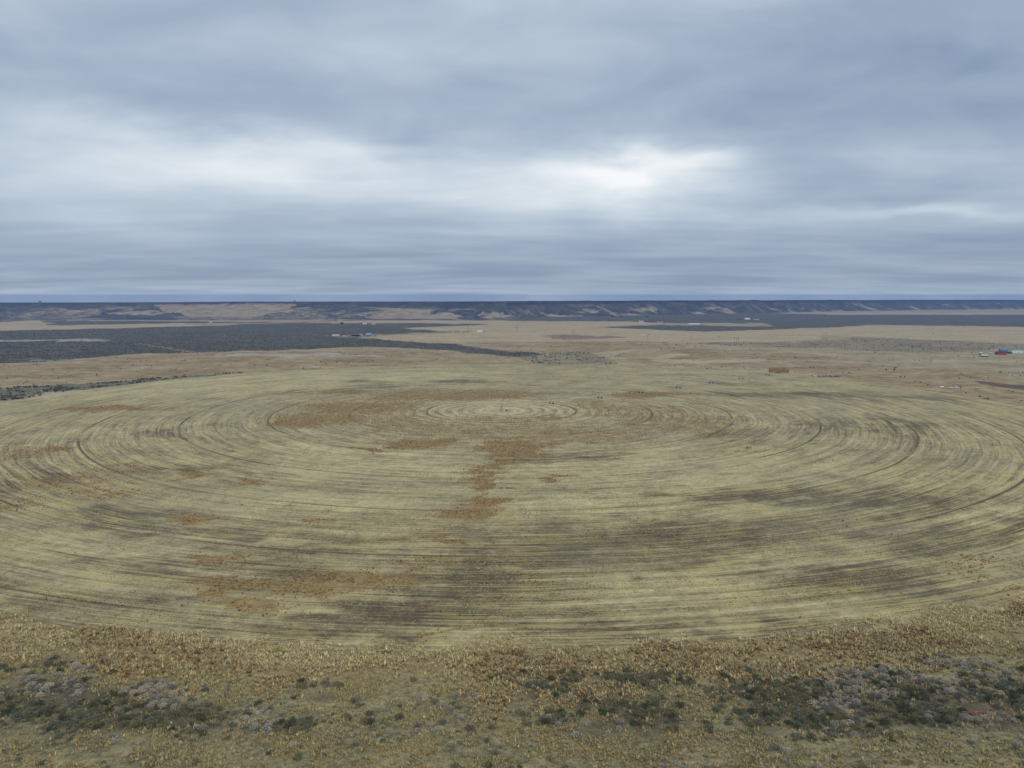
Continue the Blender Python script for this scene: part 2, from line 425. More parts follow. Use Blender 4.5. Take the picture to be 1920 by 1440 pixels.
    for nd, nm in ((a1, 'cover_a'), (a2, 'cover_b'), (a3, 'cover_c')): N.put(nd.inputs[0], N.attr(nm))
    rag = N.add(N.mul(N.sub(nS, 0.5), 1.1), N.mul(N.sub(nM, 0.5), 1.5))
    def edge(w, lo=0.25, hi=0.75): return N.rng(N.add(N.mul(rag, 0.8), w), lo, hi)
    c = base
    c = N.mix(edge(a2.outputs[1]), c, goldc)
    c = N.mix(edge(a1.outputs[0]), c, sagec)
    c = N.mix(N.rng(a1.outputs[1], 0.35, 0.65), c, tanc)
    c = N.mix(edge(a2.outputs[2]), c, brushc)
    c = N.mix(N.mul(edge(a1.outputs[2], 0.4, 1.1), 0.85), c, alkc)
    c = N.mix(edge(a2.outputs[0]), c, soilc)
    c = N.mix(a3.outputs[0], c, (0.30, 0.22, 0.16))
    st = N.ramp(N.mad(N.sub(N.add(N.mul(nS, 0.4), N.add(N.mul(nM, 0.35), N.mul(nT, 0.25))), 0.5), 1.7, 0.5), [(0.28, (0.06, 0.05, 0.026)), (0.42, (0.14, 0.123, 0.065)), (0.55, (0.27, 0.235, 0.128)), (0.70, (0.44, 0.38, 0.21))])
    gx, gy, _z = N.sep(geo); ex = N.sub(gx, PIV.x); ey = N.sub(gy, PIV.y)
    rad = N.mad(N.sub(nM, 0.5), 26.0, N.m('SQRT', N.add(N.mul(ex, ex), N.mul(ey, ey))))
    st = N.mix(N.mul(N.rng(rad, FIELD_R+30, FIELD_R+16), 0.7), st, N.ramp(N.add(N.mul(nS, 0.5), N.mul(nT, 0.5)), [(0.34, (0.12, 0.082, 0.036)), (0.46, (0.24, 0.172, 0.078)), (0.55, (0.36, 0.275, 0.13)), (0.66, (0.48, 0.39, 0.205))]))
    c = N.mix(a3.outputs[2], c, st)
    c = N.mix(N.mul(edge(a3.outputs[1], 0.15, 0.9), 0.75), c, nearc)
    c = N.mix(N.mul(N.rng(nT, 0.45, 0.7), 0.25), c, (0.10, 0.08, 0.05))
    N.put(bs.inputs['Base Color'], c); bs.inputs['Roughness'].default_value = 1.0; bs.inputs['Specular IOR Level'].default_value = 0.1
    bp = N.new('ShaderNodeBump'); bp.inputs['Strength'].default_value = 0.6; bp.inputs['Distance'].default_value = 0.35
    N.put(bp.inputs['Height'], N.add(nS, N.mul(nT, 0.4))); N.put(bs.inputs['Normal'], bp.outputs[0])
    me = np_mesh('ground', V, Fc, {'cover_a': w1, 'cover_b': w2, 'cover_c': w3}, [m], True)
    return kind(obj('ground', me), 'structure', 'dry sagebrush plain reaching from the field to the escarpment')
build_ground()

# ------------------------------------------------------------------ the circular field
WEED_E = [  # places where orange-brown weeds stand (photo pixels)
 (870,962,68,16),(905,945,42,18),(915,910,30,16),(905,890,36,18),(940,868,48,14),(955,845,70,16),(985,832,70,7),(1010,850,40,5),
 (770,832,75,10),(830,826,40,5),(690,845,40,5),(600,785,110,14,0.85),(560,792,65,10),(680,765,140,16,0.85),(820,742,170,12,0.85),(930,740,110,10,0.85),(740,790,110,16,0.62),
 (870,800,230,22,0.62),(1060,815,190,18,0.62),(1190,770,120,14,0.62),(1230,790,110,18,0.62),(1190,742,60,6),(1230,738,80,4),(1110,760,60,8,0.62),(1020,783,50,4),(1300,800,90,20,0.62),
 (350,972,42,8),(395,978,35,6),(455,910,26,8),(350,893,38,6),(440,1048,72,14,0.82),(400,1060,70,8,0.82),(570,976,34,10),(650,1088,120,16,0.82),(560,1105,110,14,0.82),(470,1130,110,13,0.82),
 (710,1075,60,14),(130,905,90,22,0.62),(190,925,60,12,0.62),(220,880,60,14,0.62),(160,768,70,6),(230,765,60,6),(40,945,60,8,0.62),(100,840,40,6),(40,850,60,14,0.62),(1395,844,17,3),(1718,897,8,3),(1505,905,9,3),(1050,895,28,4),
 (830,1018,60,6),(860,1050,110,8,0.62),(940,1085,60,6,0.62),(900,1120,80,8,0.62),(1820,1068,60,14,0.6),(1880,1120,60,12,0.62),(1600,1085,30,6),(640,735,60,5),(560,735,30,3),(970,1170,70,7),(900,1190,60,5),(420,1110,60,10)]
WEED_E2 = [(900,1010,330,60),(600,1060,260,60),(200,930,220,60),(1050,810,420,60),(1000,1140,500,60),(1750,1080,250,60)]   # sparse
DARK_E = [(1590,1090,130,40),(1690,1110,90,30),(1240,1010,260,30,0.6),(1480,985,180,25,0.6),(1700,940,180,22),(900,1100,190,60,0.95),(1250,1060,80,18),(600,1180,190,22),(760,1190,150,14),(330,1075,110,18),
 (220,975,110,16),(160,965,80,12),(520,1075,110,18),(1440,930,150,12),(1060,860,120,8),(1320,1000,140,25),(1050,1030,200,40,0.95),(80,1140,100,14),(360,1115,120,12),(30,920,60,12),(280,960,60,10),(820,1150,220,30,0.95),
 (1120,1170,220,14),(1350,1190,160,8),(1550,1180,110,9),(1760,1020,160,25),(1900,990,80,25),(560,1035,60,14),(350,880,90,8),(1300,925,60,8),(1180,1060,40,10),(1380,815,60,14,0.6),(1680,800,70,20,0.6),(1560,800,70,15,0.6),(300,812,60,9,0.6),
 (680,715,40,4),(870,715,50,3),(700,725,50,4),(1500,740,160,6),(1640,745,130,5),(1380,720,60,3),(60,890,90,9),(400,1000,130,9),(650,1010,150,10),(250,1045,120,9)]
PALE_E = [(1240,1120,230,25),(1050,1130,160,14),(200,735,260,14),(400,720,260,14),(700,705,260,10),(1300,1090,140,14),(240,1040,200,40),(120,1110,110,18),(700,870,240,30),(1250,880,300,40),(1620,1040,150,14),(1850,960,100,30),
 (1600,1146,40,7),(560,940,280,18),(1050,950,240,25),(500,1010,120,10),(600,840,90,12),(1450,880,180,22),(380,1085,90,7),(560,1140,140,6),(1440,1140,60,8)]
def field_masks(x, y):
    jx = fbm(x/14, y/14, 4, 21)-0.5; jy = fbm(x/14, y/14, 4, 33)-0.5
    dx, dy = x-PIV.x, y-PIV.y; r = np.hypot(dx, dy) + 1e-6
    # drag the boundary noise along the arcs the machines follow
    th = np.arctan2(dx, dy); js = fbm(th*7+50, r/4.0, 4, 41)-0.5
    tx, ty = dy/r, -dx/r
    X2 = x + jx*18 + tx*js*70; Y2 = y + jy*30 + ty*js*70
    qx, qy = proj(X2, Y2, curve(X2, Y2))
    wx, wy = proj(x + jx*16 + tx*js*26, y + jy*26 + ty*js*26, 0*x)
    weed = area_mask(wx, wy, [], WEED_E)
    sparse = area_mask(wx, wy, [], WEED_E2)
    dark = area_mask(qx, qy, [], DARK_E); pale = area_mask(qx, qy, [], PALE_E)
    return weed, sparse, dark, pale
RINGS = [SPAN*i for i in range(1, 8)]
def build_field():
    rs = list(np.arange(1.2, FIELD_R, 2.1))
    rut = {}
    for R in RINGS:
        rs = [q for q in rs if abs(q-R) > 1.6]
        for o_, h_, a_ in ((-1.3, 0.0, 0.0), (-0.7, 0.09, 0.2), (-0.42, -0.13, 1.0), (0.42, -0.13, 1.0), (0.7, 0.09, 0.2), (1.3, 0.0, 0.0)):
            rs.append(R+o_); rut[round(R+o_, 4)] = (h_, a_)
    rs = np.array(sorted(rs + [FIELD_R])); nt = 720
    h = np.array([rut.get(round(q, 4), (0, 0))[0] for q in rs]); a = np.array([rut.get(round(q, 4), (0, 0))[1] for q in rs])
    th = np.linspace(0, 2*math.pi, nt, endpoint=False)
    Rr = rs[:, None] + 0*th[None]
    Rr[-1] += (fbm(np.cos(th)*12+30, np.sin(th)*12+30, 4, 71)-0.5)*7.0
    wob = (fbm(np.cos(th)*6+30, np.sin(th)*6+30, 3, 72)-0.5)*1.6
    Rr = Rr + wob[None]*np.clip(rs[:, None]/80, 0, 1)
    x = (PIV.x + Rr*np.sin(th)).ravel(); y = (PIV.y + Rr*np.cos(th)).ravel()
    rad = Rr.ravel(); TH = (0*rs[:, None] + th[None]).ravel()
    fade = np.clip(fbm(TH*6+9, rad/40, 3, 81)*3.4-0.85, 0.0, 1)
    z = curve(x, y) + 0.03 + (h[:, None] + 0*th).ravel()*fade
    V = np.stack([x, y, z], 1); nr = len(rs)
    ii = np.arange(nr-1)[:, None]*nt; jj = np.arange(nt)[None]; j2 = (jj+1) % nt
    Fc = np.stack([(ii+jj).ravel(), (ii+nt+jj).ravel(), (ii+nt+j2).ravel(), (ii+j2).ravel()], 1)
    weed, sparse, dark, pale = field_masks(x, y)
    w1 = np.stack([weed, dark, pale], 1)
    w2 = np.stack([(a[:, None] + 0*th).ravel()*fade, sparse, 0*sparse], 1)
    m, N, bs = new_mat('stubble_field')
    geo = N.new('ShaderNodeNewGeometry').outputs['Position']
    px, py, pz = N.sep(geo); dx = N.sub(px, PIV.x); dy = N.sub(py, PIV.y)
    r = N.m('SQRT', N.add(N.mul(dx, dx), N.mul(dy, dy)))
    cs, sn = N.m('DIVIDE', dx, r), N.m('DIVIDE', dy, r)
    g = N.comb(px, py, 0.0)
    wr = N.mad(N.sub(N.noise(g, 0.025, 2, 0.5), 0.5), 3.0, r)      # machine passes are not perfect circles
    def arc(k, s): return N.comb(N.mul(cs, k), N.mul(sn, k), N.mul(wr, s))
    s1 = N.noise(arc(7.0, 0.16), 1.0, 4, 0.6)
    s2 = N.noise(arc(16.0, 0.55), 1.0, 4, 0.65)
    s3 = N.noise(arc(36.0, 2.2), 1.0, 3, 0.7)
    s4 = N.noise(arc(8.0, 1.15), 1.0, 3, 0.65)
    gM = N.noise(g, 0.035, 4, 0.6, 0.4); gS = N.noise(g, 0.6, 4, 0.7); gT = N.noise(g, 2.2, 3, 0.7); gL = N.noise(g, 0.011, 3, 0.55)
    passes = N.m('SINE', N.mul(wr, 2*math.pi/7.6)); passes2 = N.m('SINE', N.mul(wr, 2*math.pi/2.55))
    a1, a2 = N.new('ShaderNodeSeparateColor'), N.new('ShaderNodeSeparateColor')
    N.put(a1.inputs[0], N.attr('cover_a')); N.put(a2.inputs[0], N.attr('cover_b'))
    weedm, darkm, palem = a1.outputs[0], a1.outputs[1], a1.outputs[2]
    s5 = N.noise(arc(2.2, 0.42), 1.0, 4, 0.78)
    t = N.mad(N.sub(s1, 0.5), 0.42, 0.53)
    t = N.mad(N.sub(s5, 0.5), 1.0, t)
    t = N.mad(N.sub(s4, 0.5), 0.55, t)
    t = N.mad(N.sub(s2, 0.5), 0.20, t)
    t = N.mad(N.sub(s3, 0.5), 0.22, t)
    t = N.mad(N.sub(gM, 0.5), 0.50, t)
    t = N.mad(N.sub(gS, 0.5), 0.65, t)
    t = N.mad(N.sub(gT, 0.5), 0.65, t)
    t = N.mad(N.sub(N.noise(g, 0.2, 3, 0.6), 0.5), 0.60, t)
    t = N.mad(N.mul(passes, N.rng(s1, 0.35, 0.7)), 0.05, t)
    t = N.mad(passes2, 0.02, t)
    t = N.mad(N.mul(darkm, N.rng(s4, 0.35, 0.75, 1.0, 0.5)), -0.32, t)
    t = N.mad(palem, 0.12, t)
    inner = N.rng(r, 95.0, 50.0)
    t = N.mad(inner, N.mad(N.m('SINE', N.mul(wr, 2*math.pi/8.5)), 0.13, 0.10), t)
    t = N.add(t, N.mul(N.rng(N.m('ABSOLUTE', N.sub(r, 15.5)), 2.5, 1.0), 0.3))
    c = N.ramp(t, [(0.10, (0.105, 0.083, 0.047)), (0.28, (0.182, 0.147, 0.081)), (0.42, (0.278, 0.228, 0.122)), (0.56, (0.388, 0.327, 0.172)), (0.74, (0.515, 0.443, 0.238)), (0.95, (0.68, 0.595, 0.34))])
    # bleached grey-green and yellow straw bands
    c = N.mix(N.mul(N.rng(gL, 0.45, 0.62), 0.35), c, N.mix(t, (0.15, 0.13, 0.082), (0.44, 0.392, 0.255)))
    near = N.m('MULTIPLY', N.rng(gM, 0.42, 0.58), N.rng(N.add(N.mul(s2, 0.5), N.mul(s4, 0.5)), 0.48, 0.60))
    yel = N.mul(N.mul(near, N.rng(r, 150.0, 300.0)), 0.62)
    c = N.mix(yel, c, (0.51, 0.42, 0.15))
    # weeds
    gW = N.noise(g, 0.14, 4, 0.65, 0.5)
    wf = N.rng(N.add(N.mad(N.sub(gS, 0.5), 1.5, weedm), N.add(N.mul(N.sub(s2, 0.5), 1.1), N.mul(N.sub(gW, 0.5), 1.6))), 0.35, 1.05)
    wc = N.ramp(N.add(N.mul(gS, 0.6), N.mul(gT, 0.4)), [(0.36, (0.10, 0.062, 0.026)), (0.46, (0.205, 0.128, 0.047)), (0.55, (0.325, 0.21, 0.077)), (0.66, (0.46, 0.325, 0.135))])
    c = N.mix(N.mul(wf, 0.85), c, wc)
    sp = N.mul(N.mul(a2.outputs[1], N.rng(N.add(N.mul(gS, 0.5), N.mul(s2, 0.5)), 0.54, 0.62)), 0.55)
    c = N.mix(sp, c, wc)
    c = N.mix(N.mul(a2.outputs[0], 0.85), c, (0.095, 0.076, 0.044))
    c = N.mix(N.mul(N.rng(gT, 0.5, 0.75), 0.28), c, (0.11, 0.085, 0.05))
    N.put(bs.inputs['Base Color'], c); bs.inputs['Roughness'].default_value = 1.0; bs.inputs['Specular IOR Level'].default_value = 0.1
    bp = N.new('ShaderNodeBump'); bp.inputs['Strength'].default_value = 0.5; bp.inputs['Distance'].default_value = 0.25
    N.put(bp.inputs['Height'], N.add(N.mul(s3, 0.6), N.add(N.mul(gS, 0.6), N.mul(gT, 0.3)))); N.put(bs.inputs['Normal'], bp.outputs[0])
    me = np_mesh('field', V, Fc, {'cover_a': w1, 'cover_b': w2}, [m], True)
    return kind(obj('field', me), 'structure', 'round harvested field with concentric wheel ruts and straw')
build_field()

# ------------------------------------------------------------------ rimrock escarpment
FOOT = [(-420,606),(-200,603),(0,601),(250,599),(480,600),(700,598),(900,599),(1000,595),(1150,592),(1300,589),(1450,586.5),(1560,584),(1750,581),(1920,579.5),(2330,578)]
TOPY = [(-420,569),(0,567.5),(250,567),(480,565.5),(700,565),(900,565),(1000,564.3),(1150,563.8),(1300,562.8),(1450,562.5),(1560,562),(1920,562),(2330,562)]
BACK = [(-420,1000),(0,900),(480,800),(700,620),(900,420),(1000,300),(1150,240),(1500,220),(1920,220),(2330,220)]
def lut(tab, v): return np.interp(v, [a for a, b in tab], [b for a, b in tab])
RIM_COLS = np.linspace(-415, 2325, 1500)
RIM_T = np.concatenate([np.linspace(-0.12, 0.0, 4)[:-1], np.linspace(0, 1, 56), 1 + np.array([0.03, .1, .3, .8, 1.6, 2.8])])
def rim_surface():
    fx = np.zeros(len(RIM_COLS)); fy = fx.copy(); tx = fx.copy()
    for i, px in enumerate(RIM_COLS):
        p = P(px, float(lut(FOOT, px))); fx[i], fy[i] = p.x, p.y
    dist = np.hypot(fx, fy); ux, uy = fx/dist, fy/dist
    s = np.concatenate([[0], np.cumsum(np.hypot(np.diff(fx), np.diff(fy)))])
    back = lut(BACK, RIM_COLS)*(1 + 0.35*(fbm(s/420, 0*s+3, 4, 101)-0.5))
    dist = dist + 130*(fbm(s/500, 0*s+9, 4, 103)-0.5)
    topy = lut(TOPY, RIM_COLS) + 0.9*(fbm(s/600, 0*s+1, 4, 107)-0.5)*2
    T = RIM_T[None]; S = s[:, None]; bk = back[:, None]
    D = dist[:, None] + np.where(T <= 1, T*bk, bk + (T-1)*360)
    # height of the top so that it meets the skyline
    Dt = (dist + back)[:, None]
    cosa = uy[:, None]
    slope = ((720-topy)/F)[:, None]
    # point at range Dt along the column: forward range is Dt*cosa
    f_ = Dt*cosa
    H = CAM_H + f_*(slope*CP - SP)/(CP + slope*SP)
    Hrel = H - (-(Dt*Dt)/(2*EARTH))
    steep = sstep(800, 1100, RIM_COLS)[:, None]
    right = steep
    # gullies slanting across the talus
    gul = fbm((S + 0.55*T*bk)/(95 + 70*(1-right)), T*0.9 + 0.2*S/400, 4, 113)
    gul2 = fbm((S + 0.4*T*bk)/33, T*2.4, 3, 127)
    q = np.clip(T + (gul-0.5)*0.55*np.clip(1-np.abs(T-0.5)*1.6, 0, 1), 0, 1)
    prof_r = np.where(q < 0.82, 0.80*(np.maximum(q, 0)/0.82)**1.25, 0.80 + 0.20*sstep(0.82, 0.93, q))
    bench = 0.10*np.sin(q*9 + S/700)*np.clip(q*(1-q)*4, 0, 1)
    prof_l = 0.82*(0.55*q + 0.45*q*q) + 0.18*sstep(0.88, 0.97, q) + bench
    prof = prof_l*(1-right) + prof_r*right
    z = prof*Hrel + (gul2-0.5)*7*np.clip(T*(1.0-T)*5, 0, 1) + (gul-0.5)*12*np.clip(T*(1.0-T)*4, 0, 1)
    z = np.where(T > 1, Hrel - (T-1)*360*0.0068, z)
    z = np.where(T < 0, -3.0*(-T/0.12), z)
    X = ux[:, None]*D; Y = uy[:, None]*D
    Z = z - (D*D)/(2*EARTH)
    return X, Y, Z, S + 0*T, T + 0*S, q, gul, gul2, right + 0*T
RIM = rim_surface()
def rim_point(px, py):
    """point of the escarpment seen at a pixel"""
    X, Y, Z = RIM[0], RIM[1], RIM[2]; i = int(np.argmin(np.abs(RIM_COLS-px)))
    a, b = proj(X[i], Y[i], Z[i]); j = 3 + int(np.argmin(np.abs(b[3:60]-py)))
    return Vector((X[i, j], Y[i, j], Z[i, j]))
def build_rim():
    X, Y, Z, S, T, q, gul, gul2, right = RIM
    nc, nt = X.shape
    V = np.stack([X.ravel(), Y.ravel(), Z.ravel()], 1)
    i = (np.arange(nc-1)[:, None]*nt + np.arange(nt-1)[None]).ravel()
    Fc = np.stack([i, i+nt, i+nt+1, i+1], 1)
    px, py = proj(X, Y, Z)
    jx = (fbm(S/120, T*6, 4, 131)-0.5)*50; jy = (fbm(S/90, T*7, 4, 137)-0.5)*9
    TANP = [[(285,572),(420,570.5),(560,569.5),(560,575),(520,586),(480,592),(430,596),(370,593),(300,582)], [(690,594),(716,577),(760,577),(812,580),(812,592),(860,586),(880,594),(850,598),(690,597)],
            [(900,596),(915,585),(945,587),(980,595)], [(200,588),(280,583),(330,588),(250,592)]]
    tan = area_mask(px+jx, py+jy, TANP)
    streak = sstep(0.50, 0.64, fbm((S + 0.55*T*500)/55, T*2.2, 4, 139))*np.clip(1.15-T, 0, 1)
    tan = np.maximum(tan*0.95, streak*(0.35+0.36*right)*sstep(1.0, 0.7, T))
    tan = np.maximum(tan, (1-right)*(0.10+0.40*sstep(0.40, 0.60, fbm(S/260, T*3, 4, 149)))*sstep(0.95, 0.80, T))
    cliff = np.where(right > 0.5, sstep(0.80, 0.86, q), sstep(0.90, 0.94, q)*(0.4+0.6*sstep(0.42, 0.52, fbm(S/300, 0*S+2, 3, 151))))*(T <= 1.0)
    top = (T > 1.0)*1.0
    m, N, bs = new_mat('rimrock')
    geo = N.new('ShaderNodeNewGeometry').outputs['Position']
    n1 = N.noise(geo, 0.018, 5, 0.65, 0.4); n2 = N.noise(geo, 0.09, 4, 0.7); n3 = N.noise(N.vscale(geo, (1, 1, 3)), 0.035, 4, 0.6)
    sp = N.new('ShaderNodeSeparateColor'); N.put(sp.inputs[0], N.attr('cover_a'))
    mixn = N.add(N.mul(n1, 0.55), N.mul(n2, 0.45))
    c = N.ramp(mixn, [(0.36, (0.02, 0.021, 0.019)), (0.48, (0.05, 0.048, 0.04)), (0.58, (0.11, 0.10, 0.078)), (0.70, (0.23, 0.19, 0.13))])
    tanc = N.ramp(mixn, [(0.38, (0.16, 0.12, 0.075)), (0.5, (0.34, 0.265, 0.165)), (0.65, (0.44, 0.35, 0.22))])
    c = N.mix(N.rng(N.mad(N.sub(mixn, 0.5), 1.6, sp.outputs[0]), 0.3, 0.75), c, tanc)
    cl = N.ramp(n3, [(0.35, (0.012, 0.011, 0.01)), (0.65, (0.04, 0.034, 0.03))])
    c = N.mix(N.mul(sp.outputs[1], 0.92), c, cl)
    c = N.mix(sp.outputs[2], c, N.ramp(n1, [(0.4, (0.07, 0.065, 0.05)), (0.6, (0.36, 0.29, 0.18))]))
    N.put(bs.inputs['Base Color'], c); bs.inputs['Roughness'].default_value = 1.0; bs.inputs['Specular IOR Level'].default_value = 0.1
    bp = N.new('ShaderNodeBump'); bp.inputs['Strength'].default_value = 0.8; bp.inputs['Distance'].default_value = 4.0
    N.put(bp.inputs['Height'], mixn); N.put(bs.inputs['Normal'], bp.outputs[0])
    w = np.stack([tan.ravel(), cliff.ravel(), top.ravel()], 1)
    me = np_mesh('rimrock_hills', V, Fc, {'cover_a': w}, [m], True)
    return kind(obj('rimrock_hills', me), 'structure', 'long flat-topped basalt escarpment along the horizon')
build_rim()

#@@OBJ_BEGIN@@
# ================================================================== PLANTS
def scatter(name, V0, F0, pos, scl, rot, tint, mat, label, tint_var=0.25):
    """many small plants joined to one mesh; V0 may be a list of base shapes"""
    Vs, Fs, Ts = [], [], []; off = 0
    pick = RNG.integers(0, len(V0), len(pos))
    for k in range(len(V0)):
        idx = np.nonzero(pick == k)[0]
        if not len(idx): continue
        v, f = V0[k], F0[k]; n = len(v)
        c, s = np.cos(rot[idx])[:, None], np.sin(rot[idx])[:, None]
        sx = scl[idx, 0][:, None]; sz = scl[idx, 1][:, None]
        x = (v[None, :, 0]*c - v[None, :, 1]*s)*sx + pos[idx, 0][:, None]
        y = (v[None, :, 0]*s + v[None, :, 1]*c)*sx + pos[idx, 1][:, None]
        z = v[None, :, 2]*sz + pos[idx, 2][:, None]
        Vs.append(np.stack([x, y, z], 2).reshape(-1, 3))
        Fs.append((f[None] + (off + np.arange(len(idx))*n)[:, None, None]).reshape(-1, f.shape[1])); off += len(idx)*n
        tv = tint[idx][:, None, :]*(1 + (RNG.random((len(idx), n, 1))-0.5)*tint_var)
        Ts.append(tv.reshape(-1, 3))
    me = np_mesh(name, np.concatenate(Vs), np.concatenate(Fs), {'tint': np.concatenate(Ts)}, [mat])
    return kind(obj(name, me), 'stuff', label)
def tuft_shape(n, spread, seed, width=0.16):
    r = np.random.default_rng(seed); V, Fc = [], []
    for i in range(n):
        a = 2*math.pi*(i + r.random())/n; lean = spread*(0.35+0.65*r.random()); h = 0.65+0.35*r.random()
        c, s = math.cos(a), math.sin(a); b = 0.12*r.random()
        k = len(V)
        V += [(b*c - s*width, b*s + c*width, -0.05), (b*c + s*width, b*s - c*width, -0.05), (lean*c, lean*s, h)]
        Fc.append((k, k+1, k+2))
    return np.array(V), np.array(Fc)
TUFTS = [tuft_shape(5, 0.75, 50+i, 0.2) for i in range(8)]
def bush_low(seed, n=5):
    r = np.random.default_rng(seed); V = [(0, 0, 1.0)]
    for i in range(n):
        a = 2*math.pi*i/n + r.random()*0.6; q = 0.8+0.4*r.random(); V.append((q*0.85*math.cos(a), q*0.85*math.sin(a), 0.45+0.3*r.random()))
    for i in range(n):
        a = 2*math.pi*i/n; V.append((0.8*math.cos(a), 0.8*math.sin(a), -0.1))
    Fc = []
    for i in range(n):
        j = (i+1) % n; Fc += [(0, 1+i, 1+j), (1+i, 1+n+i, 1+n+j), (1+i, 1+n+j, 1+j)]
    return np.array(V), np.array(Fc)
LOWB = [bush_low(90+i, 4) for i in range(6)]
def shrub_shape(seed, lobes=7, leaves=34, leaf=0.16, flat=0.75):
    """dome of several leafy lobes on short stems, about 2 units wide and 1 high"""
    r = np.random.default_rng(seed); V, Fc = [], []
    def tri(a, b, c): k = len(V); V.extend([a, b, c]); Fc.append((k, k+1, k+2))
    for l in range(lobes):
        a = 2*math.pi*(l + 0.6*r.random())/lobes; rad = (0.0 if l == 0 else 0.35+0.35*r.random())
        c = np.array([rad*math.cos(a), rad*math.sin(a), 0.42+0.22*r.random() - 0.2*rad]); R = 0.30+0.16*r.random()
        tri(np.array([0.05, 0, -0.1]), np.array([-0.05, 0.03, -0.1]), c)
        for i in range(leaves):
            d = r.normal(size=3); d[2] = d[2]*0.8+0.25; d /= np.linalg.norm(d)
            p = c + d*R*(0.75+0.4*r.random())*np.array([1, 1, flat]); p[2] = max(p[2], 0.02)
            t1 = np.cross(d, r.normal(size=3)); t1 /= np.linalg.norm(t1); t2 = np.cross(d, t1)
            s = leaf*(0.6+0.8*r.random()); tip = p + d*s*0.9 + t1*s*0.3
            tri(p - t1*s*0.6, p + t1*s*0.6, tip); tri(p - t2*s*0.55, p + t2*s*0.55, tip)
    return np.array(V), np.array(Fc)

def gz(x, y): return curve(x, y) - 0.04 + (fbm(x/90, y/90, 3, 3)-0.5)*0.7*sstep(100, 60, np.abs(y-150))*OUT(x, y)
def near_points(n):
    y = 118 + (250-118)*RNG.random(n)**0.9; x = (RNG.random(n)*2-1)*(0.68*y+20)
    d = np.hypot(x-PIV.x, y-PIV.y) - FIELD_R
    return x, y, d
def build_near_grass():
    x, y, d = near_points(480000)
    edge = d + (fbm(x/9, y/9, 3, 201)-0.5)*16
    n1 = fbm(x/11, y/7, 4, 203); n2 = fbm(x/4, y/3, 3, 207); n3 = fbm(x/30, y/20, 3, 209)
    px, py = proj(x, y, 0*x)
    dark = area_mask(px + (n1-.5)*90, py + (n2-.5)*22, [], NEARSAGE_E)
    dens = np.where(edge < 24, 0.10+0.85*sstep(0.40, 0.58, n1*0.5+n2*0.5), 0.08+0.62*sstep(0.40, 0.60, n2)) * (1-0.6*dark)
    keep = (edge > -1.0) & (RNG.random(len(x)) < dens*0.9)
    x, y, edge, n1, n2, n3, dark = (q[keep] for q in (x, y, edge, n1, n2, n3, dark)); n = len(x)
    pale = np.array([0.56, 0.48, 0.255]); orange = np.array([0.42, 0.285, 0.125]); gold = np.array([0.50, 0.395, 0.185]); olive = np.array([0.33, 0.295, 0.155]); yel = np.array([0.60, 0.49, 0.19]); brown = np.array([0.20, 0.115, 0.05])
    rr = RNG.random(n); r2 = RNG.random(n); r3 = RNG.random(n)
    def blend(a_, b_, f): return a_*(1-f[:, None]) + b_*f[:, None]
    # every tuft draws its own mix; the noise only shifts the odds
    of = sstep(0.44, 0.74, n1 + (rr-0.5)*0.45)
    tint = blend(np.broadcast_to(gold, (n, 3)), orange, of)
    tint = np.where((r2 < 0.18+0.35*sstep(0.54, 0.40, n2))[:, None], brown, tint)
    tint = np.where((RNG.random(n) < 0.08+0.4*sstep(0.48, 0.60, n2))[:, None], olive, tint)
    tint = np.where((r3 < 0.25+0.6*sstep(0.54, 0.42, n3))[:, None], pale*0.95, tint)
    far = edge > 20 + (n3-.5)*40 + (r2-.5)*10
    t2 = np.where((rr < 0.40)[:, None], olive, np.where((rr < 0.75)[:, None], pale*0.85, yel))
    t2 = np.where((r3 < 0.3*sstep(0.52, 0.62, n3))[:, None], orange, t2)
    tint = np.where(far[:, None], t2, tint)
    strip = edge + (r3-.5)*5 < 3.5+7*sstep(0.55, 0.42, n3)
    tint = np.where(strip[:, None] & (rr < 0.85)[:, None], pale, tint)
    tint = tint*(0.74+0.46*RNG.random((n, 1)))
    h = np.where(far, 0.28+0.5*RNG.random(n)*(0.6+0.7*(rr > .7)), 0.45+0.6*RNG.random(n))
    big = 0.5 + 0.75*RNG.random(n)**3; h = h*big*np.where(far, 1.15, 1.0)
    w = h*(0.75+0.7*RNG.random(n))
    w = np.where(far & (rr > 0.7), h*0.5, w)
    pos = np.stack([x, y, gz(x, y)], 1)
    scatter('grass', [t[0] for t in TUFTS], [t[1] for t in TUFTS], pos, np.stack([w, h], 1), RNG.random(n)*6.28, tint, VEG, 'tall golden and orange dry bunchgrass along the near field edge')
    return n
N_GRASS = build_near_grass()

